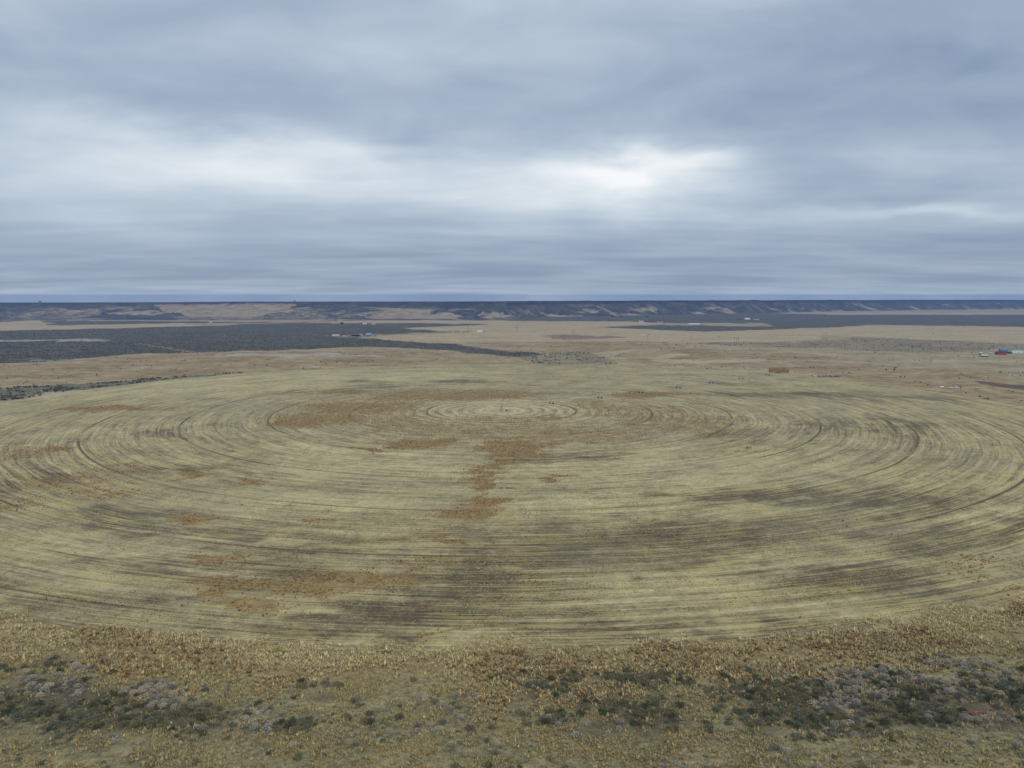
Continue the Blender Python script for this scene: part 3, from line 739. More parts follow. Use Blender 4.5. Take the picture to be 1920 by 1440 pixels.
def build_weeds():
    n = 620000
    r = FIELD_R*np.sqrt(RNG.random(n)); th = RNG.random(n)*6.2832
    x = PIV.x + r*np.sin(th); y = PIV.y + r*np.cos(th)
    near = y < 1000
    weed, sparse, dark, pale = field_masks(x, y)
    n1 = fbm(x/5, y/5, 3, 221); n2 = fbm(x/16, y/16, 3, 223)
    p = weed*(0.18+0.8*sstep(0.42, 0.6, n1)) + 0.06*sparse*sstep(0.5, 0.62, n2) + 0.022*sstep(0.45, 0.6, n2)
    p *= np.clip(350/np.maximum(y, 150), 0.25, 1.2)
    keep = RNG.random(n) < p
    x, y, n1, weed = x[keep], y[keep], n1[keep], weed[keep]; n = len(x); rr = RNG.random(n)
    orange = np.array([0.40, 0.245, 0.085]); gold = np.array([0.48, 0.34, 0.135]); brown = np.array([0.17, 0.10, 0.05]); pale = np.array([0.50, 0.42, 0.25])
    tint = np.where((rr < 0.45)[:, None], orange, np.where((rr < 0.8)[:, None], gold, brown))*(0.75+0.5*RNG.random((n, 1)))
    tint = np.where((weed < 0.3)[:, None] & (rr < 0.6)[:, None], pale, tint)
    h = 0.25+0.45*RNG.random(n); w = h*(0.9+0.7*RNG.random(n))
    pos = np.stack([x, y, curve(x, y)+0.03], 1)
    scatter('weeds', [t[0] for t in TUFTS], [t[1] for t in TUFTS], pos, np.stack([w, h], 1), RNG.random(n)*6.28, tint, VEG, 'orange-brown dry weeds growing in patches over the round field')
build_weeds()

STUB = [tuft_shape(4, 0.8, 150+i, 0.3) for i in range(6)]
def build_stubble():
    n = 420000
    yy = 180 + (470-180)*RNG.random(n)**1.5; xx = (RNG.random(n)*2-1)*(0.68*yy+15)
    dx, dy = xx-PIV.x, yy-PIV.y; r = np.hypot(dx, dy); th = np.arctan2(dx, dy)
    r2 = np.round(r/1.27)*1.27 + RNG.normal(size=n)*0.16                  # drilled rows
    x, y = PIV.x + r2*np.sin(th), PIV.y + r2*np.cos(th)
    n1 = fbm(th*9+20, r2/5.0, 4, 401); n2 = fbm(x/22, y/22, 3, 403)
    p = 0.05+0.45*sstep(0.42, 0.62, n1*0.6+n2*0.4)
    keep = (r2 < FIELD_R-1) & (RNG.random(n) < p)
    x, y, n1, n2 = x[keep], y[keep], n1[keep], n2[keep]; n = len(x); rr = RNG.random(n)
    straw = np.array([0.47, 0.40, 0.205]); yel = np.array([0.52, 0.425, 0.155]); clod = np.array([0.12, 0.095, 0.052]); grey = np.array([0.34, 0.30, 0.185])
    tint = np.where((rr < 0.42)[:, None], straw, np.where((rr < 0.62)[:, None], yel, np.where((rr < 0.8)[:, None], grey, clod)))
    tint = tint*(0.75+0.5*RNG.random((n, 1)))
    h = 0.10+0.20*RNG.random(n)**2; w = 0.20+0.30*RNG.random(n)
    scatter('stubble', [t[0] for t in STUB], [t[1] for t in STUB], np.stack([x, y, curve(x, y)+0.02], 1), np.stack([w, h], 1), RNG.random(n)*6.28, tint, VEG, 'short straw stubble and clods standing in rows on the near half of the field')
build_stubble()

# ---- shrubs in front of the field: the largest as single plants, the rest as one mass
DKGREEN = [(0.095, 0.105, 0.052), (0.15, 0.155, 0.085), (0.215, 0.195, 0.095), (0.175, 0.182, 0.13)]
GREY = [(0.40, 0.375, 0.315), (0.29, 0.275, 0.225), (0.50, 0.43, 0.33), (0.17, 0.168, 0.14)]
SHRUB_MESH = {'green': [], 'grey': []}
for i in range(9):
    v, f = shrub_shape(300+i, 6+i % 3, 30, 0.19)
    for key, cols in (('green', DKGREEN), ('grey', GREY)):
        r = np.random.default_rng(400+i); c = np.array(cols[i % 4])
        tint = c[None]*(0.75+0.6*r.random((len(v)//3, 1))); tint = np.repeat(tint, 3, 0)
        SHRUB_MESH[key].append(np_mesh('shrub_'+key, v, f, {'tint': tint}, [VEG]))
HUES = {'green': ['dark green', 'mid green', 'olive', 'grey-green'], 'grey': ['pale grey', 'mid grey', 'pinkish beige', 'dark grey']}
ORD = ['leftmost', 'second from left', 'third from left', 'fourth from left', 'fifth from left', 'sixth from left', 'seventh from left', 'eighth from left', 'ninth from left', 'tenth from left', 'rightmost']
COLS = [(70, 'at the left edge'), (150, 'close to the left edge'), (240, 'in the left corner bed'), (340, 'right of the left corner bed'), (460, 'left of the left quarter line'), (600, 'past the left quarter line'), (760, 'well left of centre'),
        (900, 'just left of centre'), (1010, 'at the centre line'), (1080, 'just right of centre'), (1150, 'in the central dark bed'), (1230, 'beside the central dark bed'), (1330, 'right of the central bed'), (1420, 'left of the right quarter line'),
        (1500, 'on the right quarter line'), (1580, 'past the right quarter line'), (1660, 'in the right grey bed'), (1740, 'left of the red gate'), (1800, 'towards the right corner'), (1860, 'around the red gate'), (9999, 'at the right edge')]
def shrub_words(px, py, size, hue, noun):
    sz = 'tiny' if size < 0.47 else 'very small' if size < 0.53 else 'small' if size < 0.6 else 'medium' if size < 0.68 else 'large' if size < 0.77 else 'very large' if size < 0.9 else 'huge'
    row = 'high' if py < 1265 else 'upper' if py < 1285 else 'midway' if py < 1305 else 'lower' if py < 1325 else 'low' if py < 1343 else 'lowest'
    col = next(w for lim, w in COLS if px < lim)
    return '%s %s %s %s, %s' % (sz, hue, noun, col, row)
def where_words(px):
    return ('near the lower left corner' if px < 330 else 'left of centre in the foreground' if px < 800 else 'in the middle of the foreground' if px < 1320 else 'right of centre in the foreground' if px < 1640 else 'near the lower right corner')
def build_shrubs():
    for key, ell, name, cat, look in (('green', NEARSAGE_E, 'sagebrush', 'shrub', 'dark green sagebrush clump'), ('grey', NEARGREY_E, 'rabbitbrush', 'shrub', 'pale grey dead rabbitbrush mound')):
        x, y, d = near_points(60000)
        px, py = proj(x, y, 0*x)
        n1 = fbm(x/9, y/6, 4, 231 if key == 'green' else 241); n2 = fbm(x/4, y/4, 3, 237)
        m = area_mask(px + (n1-.5)*130, py + (n2-.5)*28, [], ell)
        p = m*0.50*sstep(0.37, 0.54, n1) + 0.045*sstep(0.46, 0.6, n1)*(d > 16)
        keep = (RNG.random(len(x)) < p) & (d > 12) & (py > 1215)
        x, y, px, py = x[keep], y[keep], px[keep], py[keep]
        size = (0.40+0.72*RNG.random(len(x))**1.9)*(1.0 if key == 'green' else 0.92)
        # keep shrubs apart
        order = np.argsort(-size/np.maximum(y, 1)*(np.abs(px-960) < 985)*(py < 1370)); take = []
        grid = {}
        for i in order:
            c = (int(x[i]//1.2), int(y[i]//1.2)); ok = True
            for a in (-1, 0, 1):
                for b in (-1, 0, 1):
                    for j in grid.get((c[0]+a, c[1]+b), ()):
                        if (x[i]-x[j])**2 + (y[i]-y[j])**2 < (0.44*(size[i]+size[j]))**2: ok = False
            if ok: grid.setdefault(c, []).append(i); take.append(i)
        single, rest = take[:300], take[300:]
        made = []
        for j, i in enumerate(single):
            k = j % 9; me = SHRUB_MESH[key][k]
            o = obj(name, me, None, (x[i], y[i], float(gz(x[i:i+1], y[i:i+1])[0])), RNG.random()*6.28)
            o.scale = (size[i], size[i]*(0.85+0.3*RNG.random()), size[i]*(0.85+0.35*RNG.random()))
            made.append((o, shrub_words(px[i], py[i], size[i], HUES[key][k % 4], 'sagebrush' if key == 'green' else 'brush mound'), px[i]))
        for o, lab, _p in made:
            same = sorted(p for _, l, p in made if l == lab)
            txt = lab if len(same) == 1 else ORD[min(same.index(_p), len(ORD)-1)] + ' ' + lab
            tag(o, txt, cat, look + 's ' + where_words(_p))
        rest = np.array(rest, int)
        if len(rest):
            base = [shrub_shape(500+q, 5, 9, 0.3) for q in range(5)]
            cols = np.array(DKGREEN if key == 'green' else GREY)
            tint = cols[RNG.integers(0, 4, len(rest))]
            pos = np.stack([x[rest], y[rest], gz(x[rest], y[rest])], 1); s = size[rest]
            scatter(name + '_thicket', [b[0] for b in base], [b[1] for b in base], pos, np.stack([s, s], 1), RNG.random(len(rest))*6.28, tint, VEG, 'smaller ' + look + 's spread between the larger ones', 0.5)
build_shrubs()

def build_far_brush():
    n = 420000
    yy = 560*np.exp(RNG.random(n)*math.log(2300/560)); xx = (RNG.random(n)*2-1)*(0.70*yy+30)
    d = np.hypot(xx-PIV.x, yy-PIV.y) - FIELD_R
    jx = (fbm(xx/35, yy/35, 4, 5)-0.5); jy = (fbm(xx/35, yy/70, 4, 9)-0.5)
    X2, Y2 = xx + jx*34*np.clip(yy/1500, .3, 1.6), yy + jy*(30+0.05*yy)
    qx, qy = proj(X2, Y2, curve(X2, Y2))
    sage = area_mask(qx, qy, SAGE); brush = area_mask(qx, qy, BRUSH); tan = area_mask(qx, qy, TAN); alk = area_mask(qx, qy, ALK)
    n1 = fbm(xx/18, yy/18, 3, 251)
    p = np.maximum((sage+0.25*area_mask(qx, qy, SAGE_THIN))*0.22*np.clip(1.35-yy/2600, 0.15, 1)*(0.4+1.0*sstep(.35, .6, n1)), brush*np.where(xx > -100, 0.075, 0.24)*sstep(0.42, 0.60, n1))
    p = np.maximum(p, 0.014*sstep(0.52, 0.64, n1)) * (1-tan*(1-brush)*0.97) * (1-alk*0.9)
    keep = (RNG.random(n) < p) & (d > 4)
    x, y, brush = xx[keep], yy[keep], brush[keep]; n = len(x)
    cols = np.array([(0.035, 0.042, 0.026), (0.055, 0.062, 0.04), (0.085, 0.088, 0.062), (0.045, 0.045, 0.035), (0.12, 0.105, 0.07)])
    s = 0.5+0.6*RNG.random(n)+0.3*brush
    pos = np.stack([x, y, curve(x, y)-0.06], 1)
    scatter('far_sagebrush', [b[0] for b in LOWB], [b[1] for b in LOWB], pos, np.stack([s, s*(0.8+0.5*RNG.random(n))], 1), RNG.random(n)*6.28, cols[RNG.integers(0, 5, n)], VEG, 'dark sagebrush covering the plain beyond the field', 0.4)
    print('far brush', n)
build_far_brush()

# ---- trees
def tree(px, py, h, w, label, on_rim=False, col=(0.03, 0.034, 0.022)):
    p = rim_point(px, py) if on_rim else P(px, py, -0.1)
    t = thing('tree', label, 'tree', p, random.random()*6, 'dark trees scattered on the plain')
    b = B().cyl((0, 0, 0), (0.1, 0, h*0.45), 0.16*h/5, 7, 0.09*h/5)
    for i in range(5):
        a = i*1.256; b.cyl((0.05, 0, h*0.3), (w*0.3*math.cos(a), w*0.3*math.sin(a), h*(0.55+0.05*i)), 0.07*h/5, 5, 0.02)
    b.build('trunk', M['pole'], t)
    r = np.random.default_rng(int(px*7)); V, Fc = [], []
    lob = [(0.28*w*r.normal(), 0.28*w*r.normal(), h*(0.42+0.4*r.random()), w*(0.2+0.12*r.random())) for _ in range(9)]
    for (a, b_, c, R) in lob:
        for i in range(36):
            d = r.normal(size=3); d /= np.linalg.norm(d); q = np.array([a, b_, c]) + d*R*(0.6+0.5*r.random())*np.array([1, 1, .8])
            u = np.cross(d, r.normal(size=3)); u /= np.linalg.norm(u); s = 0.07*w*(0.6+0.8*r.random()); k = len(V)
            V += [q-u*s, q+u*s, q+d*s*1.2+np.cross(u, d)*s]; Fc.append((k, k+1, k+2))
    V = np.array(V); V[:, 2] = np.maximum(V[:, 2], 0.4)
    tint = np.repeat(np.array(col)[None]*(0.7+0.7*r.random((len(Fc), 1))), 3, 0)
    obj('crown', np_mesh('crown', V, np.array(Fc), {'tint': tint}, [VEG]), t)
tree(641, 608.5, 7.5, 9.0, 'round dark tree alone in the sagebrush above the white farm sheds')
tree(645, 628, 6.5, 4.0, 'small dark tree between the white trailer and the long white-roofed shed')
tree(1149, 595, 8.0, 10, 'leftmost of four dark trees below the escarpment')
tree(1165, 595, 5.5, 7, 'second from left of four dark trees below the escarpment')
tree(1195, 595, 5.0, 7, 'third from left of four dark trees below the escarpment')
tree(1214, 595, 6.0, 9, 'rightmost of four dark trees below the escarpment')
tree(1545, 593, 5.0, 6, 'lone dark tree on the purple plain below the right escarpment')
tree(839, 581, 6.0, 7, 'tiny dark tree on the slope above the tan clearing', True)
tree(77, 567.5, 6.5, 9, 'dark tree standing on the skyline at the far left', True)
tree(554, 566, 9, 8, 'dark tree on the skyline at the end of the rim cliff', True)

# ================================================================== BUILDINGS
def building(name, label, cat, px, py, w, d, h, rh, wall, roof, rot=0.0, style='gable', windows=0, door=True, skirt=None, on_rim=False, open_front=False, group=None):
    p = rim_point(px, py) if on_rim else P(px, py)
    t = thing(name, label, cat, p, rot, group)
    bw = B()
    if open_front:                                     # pole shed: back and end walls only
        bw.box(-w/2, w/2, d/2-0.2, d/2, -0.3, h).box(-w/2, -w/2+0.2, -d/2, d/2-0.2, -0.3, h).box(w/2-0.2, w/2, -d/2, d/2-0.2, -0.3, h)
    else: bw.box(-w/2, w/2, -d/2, d/2, -0.3, h)
    bw.build('wall', M[wall], t)
    br = B(); o = 0.35
    if style == 'gable':
        n0 = len(br.v)
        prof = [(-d/2-o, h-0.10), (0, h+rh), (d/2+o, h-0.10), (d/2+o, h+0.08), (0, h+rh+0.2), (-d/2-o, h+0.08)]
        for x_ in (-w/2-o, w/2+o): br.v += [(x_, y_, z_) for y_, z_ in prof]
        br.f += [(n0, n0+1, n0+7, n0+6), (n0+1, n0+2, n0+8, n0+7), (n0+3, n0+4, n0+10, n0+9), (n0+4, n0+5, n0+11, n0+10), (n0+5, n0, n0+6, n0+11), (n0+2, n0+3, n0+9, n0+8), (n0, n0+1, n0+4, n0+5), (n0+1, n0+2, n0+3, n0+4), (n0+6, n0+7, n0+10, n0+11), (n0+7, n0+8, n0+9, n0+10)]
        br.build('roof', M[roof], t)
        bg = B()
        for x_ in (-w/2+0.02, w/2-0.14): bg.quadbox([(x_, -d/2, h), (x_+.12, -d/2, h), (x_+.12, d/2, h), (x_, d/2, h), (x_, -0.05, h+rh-.05), (x_+.12, -0.05, h+rh-.05), (x_+.12, 0.05, h+rh-.05), (x_, 0.05, h+rh-.05)])
        bg.build('gable_end', M[wall], t)
    elif style == 'shed':
        br.quadbox([(-w/2-o, -d/2-o, h+rh), (w/2+o, -d/2-o, h+rh), (w/2+o, d/2+o, h), (-w/2-o, d/2+o, h), (-w/2-o, -d/2-o, h+rh+.18), (w/2+o, -d/2-o, h+rh+.18), (w/2+o, d/2+o, h+.18), (-w/2-o, d/2+o, h+.18)])
        br.build('roof', M[roof], t)
    else:                                              # low arched roof of a trailer or mobile home
        n = 8; pr = [(d/2*1.03*math.cos(math.pi*i/n), h + rh*math.sin(math.pi*i/n)) for i in range(n+1)]
        k = len(br.v)
        for x_ in (-w/2-0.1, w/2+0.1): br.v += [(x_, y_, z_) for y_, z_ in pr]
        m_ = n+1
        br.f += [tuple(k+i for i in range(m_)), tuple(k+2*m_-1-i for i in range(m_))] + [(k+i, k+m_+i, k+m_+i+1, k+i+1) for i in range(n)] + [(k, k+n, k+m_+n, k+m_)]
        br.build('roof', M[roof], t)
    if skirt: B().box(-w/2-0.05, w/2+0.05, -d/2-0.05, d/2+0.05, -0.3, 0.7).build('skirting', M[skirt], t)
    for i in range(windows):
        x_ = -w/2 + w*(i+0.6)/(windows+0.2)
        f = B().box(x_-0.75, x_+0.75, -d/2-0.06, -d/2+0.02, h*0.42, h*0.80).build('window', M['white'], t)
        B().box(x_-0.62, x_+0.62, -d/2-0.09, -d/2-0.061, h*0.42+.12, h*0.80-.12).build('pane', M['glass'], f)
    if door and not open_front:
        x_ = w*0.08
        f = B().box(x_-0.5, x_+0.5, -d/2-0.07, -d/2+0.02, 0.05, 2.1).build('door', M['brown'], t)
        B().box(x_+0.32, x_+0.40, -d/2-0.13, -d/2-0.071, 1.0, 1.1).build('handle', M['galv'], f)
    if open_front:
        for i in range(1, 5): x_ = -w/2 + w*i/5; B().box(x_-0.12, x_+0.12, -d/2, -d/2+0.24, -0.3, h+rh*0.9).build('post', M['brown'], t)
    return t
# farm at the left of the tan field
building('mobile_home', 'white mobile home at the left end of the near farm cluster', 'trailer', 629.5, 630.0, 14.5, 4.2, 2.6, 0.5, 'white', 'white', 0.03, 'arch', 3)
building('pole_shed', 'long open shed with white roof and dark blue shadowed front', 'shed', 667, 630.5, 20, 8, 3.0, 1.0, 'navy', 'white', -0.02, 'shed', open_front=True)  # shade of the open front is put into the navy wall colour
building('storage_shed', 'grey-white square shed joined to the right end of the long open shed', 'shed', 676.5, 630.2, 5.0, 6, 3.2, 0.9, 'offwhite', 'offwhite', 0.0, 'gable', 0)
building('wood_shed', 'low brown wooden shed between the long white-roofed shed and the blue barn', 'shed', 683, 630.2, 7, 5, 2.6, 0.7, 'tan', 'brown', 0.05, 'shed', 1)
building('blue_barn', 'pale blue gabled metal barn at the right end of the near farm cluster', 'barn', 692, 630, 11, 9, 3.4, 2.2, 'blue', 'paleblue', -0.25, 'gable', 1)
building('tool_shed', 'tiny white shed in front of the small dark tree by the trailer', 'shed', 645, 630.6, 2.2, 2.2, 1.8, 0.5, 'white', 'white', 0.1, 'gable', 0)
building('pump_shed', 'tiny white shed beside the right corner of the blue barn', 'shed', 698.5, 630.2, 2.6, 2.6, 2.0, 0.5, 'white', 'offwhite', 0.1, 'gable', 0)
def heap(name, label, px, py, L, D, H, mat, seed, cat='scrap pile', n=26):
    """loose pile of boards, sheets and boxes, each piece its own part"""
    t = thing(name, label, cat, P(px, py), 0.0); r = random.Random(seed)
    for i in range(n):
        x_ = (r.random()-.5)*L; y_ = (r.random()-.5)*D; a = r.random()*6.28; l = 0.8+r.random()*2.6; e = r.random()*0.4*H
        q = B().bar((x_-l*math.cos(a)/2, y_-l*math.sin(a)/2, 0.1+e*r.random()), (x_+l*math.cos(a)/2, y_+l*math.sin(a)/2, 0.25+r.random()*H), 0.25+0.35*r.random())
        q.build('plank', M[mat[i % len(mat)]], t)
    return t
heap('scrap_heap', 'rusty orange heap in front of the long white-roofed shed', 656, 631, 9, 3, 1.6, ['rust', 'tan', 'brown'], 3)
heap('board_pile', 'pile of reddish boards right of the tiny shed by the blue barn', 703, 630.4, 6, 3, 1.6, ['rust', 'brown'], 4)
heap('junk_row', 'scatter of pale junk left of the white mobile home', 612, 630.5, 12, 4, 1.0, ['tan', 'greywood', 'brown'], 5)
# second farm
building('white_house', 'white house with dark windows on the far side of the tan field', 'house', 899.5, 623.0, 11, 6, 2.8, 1.3, 'white', 'white', 0.05, 'gable', 2)
building('green_shed', 'dark green shed touching the right side of the white house', 'shed', 908, 623.2, 8, 5, 2.6, 0.8, 'teal', 'teal', 0.02, 'shed', 0)
heap('red_scrap_row', 'row of dark red machinery and scrap left of the white house', 858, 622.8, 12, 4, 2.2, ['darkred', 'brown', 'rust'], 6)
heap('orange_scrap_row', 'row of orange-brown scrap and bales below the pole pair near the white house', 877, 623, 22, 4, 2.2, ['rust', 'dark', 'tan', 'brown'], 7, n=40)
# far farms below the escarpment
building('teal_house', 'pale teal-roofed house left of the dark red barn', 'house', 1202, 604.0, 15, 9, 2.6, 1.7, 'mintpale', 'teal', -0.05, 'gable', 2)
building('red_barn', 'dark red barn right of the teal-roofed house', 'barn', 1217.5, 604.0, 24, 11, 3.4, 2.4, 'darkred', 'darkred', 0.06, 'gable', 0)
building('horse_shelter', 'low pale shelter to the right of the dark red barn', 'shed', 1238, 604.5, 18, 4, 1.8, 0.6, 'offwhite', 'offwhite', 0.0, 'shed', 0)
building('long_white_shed', 'long pale blue-white shed in sagebrush right of the dark red barn', 'shed', 1301, 609.2, 34, 9, 2.4, 1.6, 'paleblue', 'white', 0.0, 'gable', 0)
building('small_blue_shed', 'short blue-grey shed left of the long pale shed', 'shed', 1284, 609, 10, 5, 2.0, 0.6, 'paleblue', 'paleblue', 0.0, 'shed', 0)
building('white_ranch_house', 'white ranch house far below the escarpment right of centre', 'house', 1401, 599.0, 17, 10, 3.4, 2.2, 'white', 'white', 0.1, 'gable', 2)
building('ranch_garage', 'low white outbuilding right of the far white ranch house', 'shed', 1418, 599.5, 18, 6, 2.0, 0.8, 'offwhite', 'white', 0.0, 'shed', 0)
building('dark_ranch_shed', 'low dark shed left of the far white ranch house', 'shed', 1386, 599.6, 18, 6, 1.8, 0.6, 'navy', 'dark', 0.0, 'shed', 0)
building('roadside_house', 'small pale house at the tan strip above the lone dark tree', 'house', 637, 600.6, 9, 6, 2.6, 1.4, 'offwhite', 'grey', 0.0, 'gable', 1)
building('brown_cabin', 'low brown cabin left of the small pale house', 'shed', 629, 600.8, 9, 5, 2.2, 0.9, 'brown', 'rust', 0.0, 'gable', 0)
building('green_roof_shed', 'pale green shed left of the white shed right of the lone tree', 'shed', 684, 608, 12, 5, 2.2, 0.9, 'mintpale', 'mintpale', 0.0, 'gable', 0)
building('white_row_shed', 'white shed right of the pale green shed and the lone tree', 'shed', 700.5, 608, 12, 5, 2.2, 0.8, 'white', 'white', 0.0, 'shed', 0)
building('slope_house', 'white house with teal roof on the left slope of the escarpment', 'house', 254.5, 590.5, 13, 8, 3.2, 2.0, 'white', 'teal', 0.1, 'gable', 2, on_rim=True)
building('slope_barn', 'long low pale barn left of the white house on the slope', 'barn', 244, 589.5, 16, 7, 2.4, 1.0, 'offwhite', 'offwhite', 0.0, 'shed', 0, on_rim=True)
building('plain_trailer', 'tiny white trailer alone at the end of the left tan field', 'trailer', 395, 605.0, 8, 3, 2.4, 0.4, 'white', 'white', 0.0, 'arch', 1)
# homestead at the right edge
mint_p = building('mint_mobile_home', 'mint green mobile home with two dark windows at the right edge', 'trailer', 1906, 662, 16.8, 4.6, 3.0, 0.6, 'mintpale', 'mint', 0.02, 'arch', 2, skirt='mint')
building('red_shed', 'bright dark red shed left of the mint green mobile home', 'shed', 1876, 665, 14.0, 5, 4.0, 0.6, 'red', 'red', 0.03, 'shed', 0)
building('blue_roof_shed', 'blue metal shed showing over the top of the red shed', 'shed', 1881, 661, 11, 6, 3.6, 1.6, 'blue', 'blue', 0.0, 'gable', 0)
building('dark_lean_to', 'dark low lean-to between the red shed and the mint mobile home', 'shed', 1893, 663, 5.5, 4, 2.0, 0.8, 'navy', 'dark', 0.0, 'shed', 0)
building('camper', 'white-topped camper with shadowed dark side left of the red shed', 'camper', 1845.5, 669, 10.5, 3.2, 2.0, 0.9, 'dark', 'white', -0.06, 'arch', 0, door=False)  # shadowed side painted in through the dark wall colour
building('water_tank_shed', 'small dark shed with white top behind the left end of the camper', 'shed', 1838.2, 665, 2.8, 2.6, 2.4, 0.8, 'navy', 'white', 0.0, 'gable', 0)

# ---- vehicles
def pickup(px, py, rot, label, paintm='white', long=5.4):
    t = thing('pickup_truck', label, 'pickup', P(px, py), rot)
    L = long/2
    b = B().prism([(-L, 0.5), (L, 0.5), (L, 0.95), (L-0.15, 1.08), (L-1.5, 1.12), (-L, 1.1)], -0.95, 0.95)
    body = b.build('body', M[paintm], t)
    B().prism([(-0.75, 1.1), (1.25, 1.1), (0.75, 1.78), (-0.65, 1.82)], -0.86, 0.86).build('cab', M[paintm], t)
    B().prism([(-0.6, 1.2), (1.02, 1.2), (0.66, 1.68), (-0.52, 1.70)], -0.875, -0.861).build('window', M['glass'], t)
    B().prism([(-0.6, 1.2), (1.02, 1.2), (0.66, 1.68), (-0.52, 1.70)], 0.861, 0.875).build('window', M['glass'], t)
    B().box(-L+0.15, -0.85, -0.78, 0.78, 1.105, 1.14).build('bed_liner', M['dark'], t)
    for sx in (-L+1.0, L-0.95):
        for sy in (-0.86, 0.86):
            w = B().ring((sx, sy, 0.38), (0, 1, 0), 0.38, 0.2, 0.26).build('tyre', M['black'], t)
            B().cyl((sx, sy-0.1, 0.38), (sx, sy+0.1, 0.38), 0.2, 10).build('rim', M['galv'], w)
    for sy in (-0.7, 0.7): B().box(L, L+0.03, sy-0.18, sy+0.18, 0.72, 0.9).build('headlight', M['glass'], t)
    B().box(-L-0.12, -L, -0.9, 0.9, 0.45, 0.6).build('bumper', M['galv'], t)
pickup(1784.5, 728.2, 2.75, 'white pickup truck parked by the field edge at far right')
pickup(1792, 727.6, 0.3, 'white car parked just right of the white pickup at the field edge', 'white', 4.6)
pickup(1860, 662.3, 3.0, 'white pickup truck between the camper and the red shed', 'white', 5.8)
def tank(px, py, label):
    t = thing('water_tank', label, 'tank', P(px, py), 0.0)
    B().cyl((-1.5, 0, 1.0), (1.5, 0, 1.0), 0.8, 14).build('tank_body', M['white'], t)
    for x_ in (-1.0, 1.0): B().box(x_-0.1, x_+0.1, -0.7, 0.7, 0, 0.5).build('cradle', M['dark'], t)
    B().cyl((0, 0, 1.75), (0, 0, 2.0), 0.2, 8).build('lid', M['dark'], t)
tank(1765.5, 727.5, 'small white horizontal tank left of the white pickup at the field edge')
def trailer(px, py, rot, label):
    t = thing('flatbed_trailer', label, 'trailer', P(px, py), rot)
    B().box(-3.3, 3.0, -1.1, 1.1, 0.85, 1.1).build('bed', M['dark'], t)
    B().bar((3.0, 0, 0.8), (4.6, 0, 0.55), 0.18).build('hitch', M['dark'], t)
    B().box(1.4, 3.0, -1.0, 1.0, 1.1, 1.9).build('load', M['navy'], t)
    for x_ in (-1.2, 0.2):
        for y_ in (-1.05, 1.05): 
            w = B().ring((x_, y_, 0.45), (0, 1, 0), 0.45, 0.22, 0.3).build('tyre', M['black'], t)
            B().cyl((x_, y_-.1, 0.45), (x_, y_+.1, 0.45), 0.22, 8).build('rim', M['galv'], w)
trailer(1459, 700.2, -0.35, 'black flatbed trailer standing in front of the yellow haystack')

# ---- haystack
def haystack():
    t = thing('haystack', 'rectangular stack of golden hay bales beyond the far field edge', 'haystack', P(1461, 698.5), -0.02)
    me = B().box(-1.17, 1.17, -0.6, 0.6, 0.02, 1.28).mesh('bale', M['hay'])
    bm = bmesh.new(); bm.from_mesh(me); bmesh.ops.bevel(bm, geom=bm.edges[:], offset=0.07, segments=1, affect='EDGES'); bm.to_mesh(me); bm.free()
    r = random.Random(5)
    for k in range(4):
        for j in range(3):
            for i in range(9):
                if k == 3 and (i == 8 or (j == 0 and i in (0,))): continue
                o = obj('bale', me, t, (-9.6 + i*2.4 + r.uniform(-.05, .05), j*1.25 + r.uniform(-.06, .06), k*1.3), r.uniform(-.03, .03))
haystack()
heap('debris_pile', 'grey tangle of old posts and wire at the far right field edge', 1556, 706.5, 26, 4, 1.3, ['greywood', 'dark', 'brown', 'galv'], 9, n=60)
t = thing('fallen_pole', 'pale pole lying aslant at the left end of the debris tangle', 'pole', P(1529, 706), 0.0)
B().cyl((-2.6, 0.6, 1.2), (3.0, -0.8, 0.12), 0.22, 8).build('shaft', M['white'], t)
B().box(-2.9, -2.3, 0.2, 1.0, 0, 1.05).build('block', M['dark'], t)

# ---- poles
def pole(px, py, h, label, r=0.17, arm=True, name='utility_pole', grp='single power poles', on_rim=False):
    p = rim_point(px, py) if on_rim else P(px, py, -0.4)
    t = thing(name, label, 'pole', p, 0.0, grp)
    B().cyl((0, 0, 0), (0, 0, h), r, 8, r*0.7).build('shaft', M['pole'], t)
    if arm:
        B().box(-1.1, 1.1, -0.08, 0.08, h-0.75, h-0.57).build('crossarm', M['pole'], t)
        for x_ in (-1.0, 0.0, 1.0): B().cyl((x_, 0, h-0.57 if x_ else h), (x_, 0, h-0.3 if x_ else h+.25), 0.06, 6).build('insulator', M['galv'], t)
    return t
def h_frame(px, py, h, sep, label, n=2):
    t = thing('power_pylon', label, 'pylon', P(px, py, -0.4), 0.15, 'wooden H-frame pylons crossing the plain')
    for i in range(n):
        x_ = (i-(n-1)/2)*sep
        B().cyl((x_, 0, 0), (x_, 0, h), 0.24, 8, 0.16).build('shaft', M['pole'], t)
    w = (n-1)*sep/2 + 1.6
    B().box(-w, w, -0.12, 0.12, h-1.6, h-1.3).build('crossarm', M['pole'], t)
    B().bar((-(n-1)*sep/2, 0, h-5), ((n-1)*sep/2, 0, h-2), 0.12).build('brace', M['pole'], t)
    B().bar(((n-1)*sep/2, 0, h-5), (-(n-1)*sep/2, 0, h-2), 0.12).build('brace', M['pole'], t)
    for x_ in (-w+0.2, 0, w-0.2): B().cyl((x_, 0, h-2.5), (x_, 0, h-1.6), 0.09, 6).build('insulator', M['galv'], t)
h_frame(878, 622.5, 15, 2.6, 'H-frame power pylon rising from the scrap row left of the white house')
h_frame(969, 622, 14, 3.2, 'H-frame power pylon on the tan field left of the dark soil patch')
h_frame(1075, 629.5, 14, 3.4, 'H-frame power pylon standing in the dark soil patch')
h_frame(1215.5, 638.5, 14, 3.4, 'H-frame power pylon on the tan field below the dark red barn')
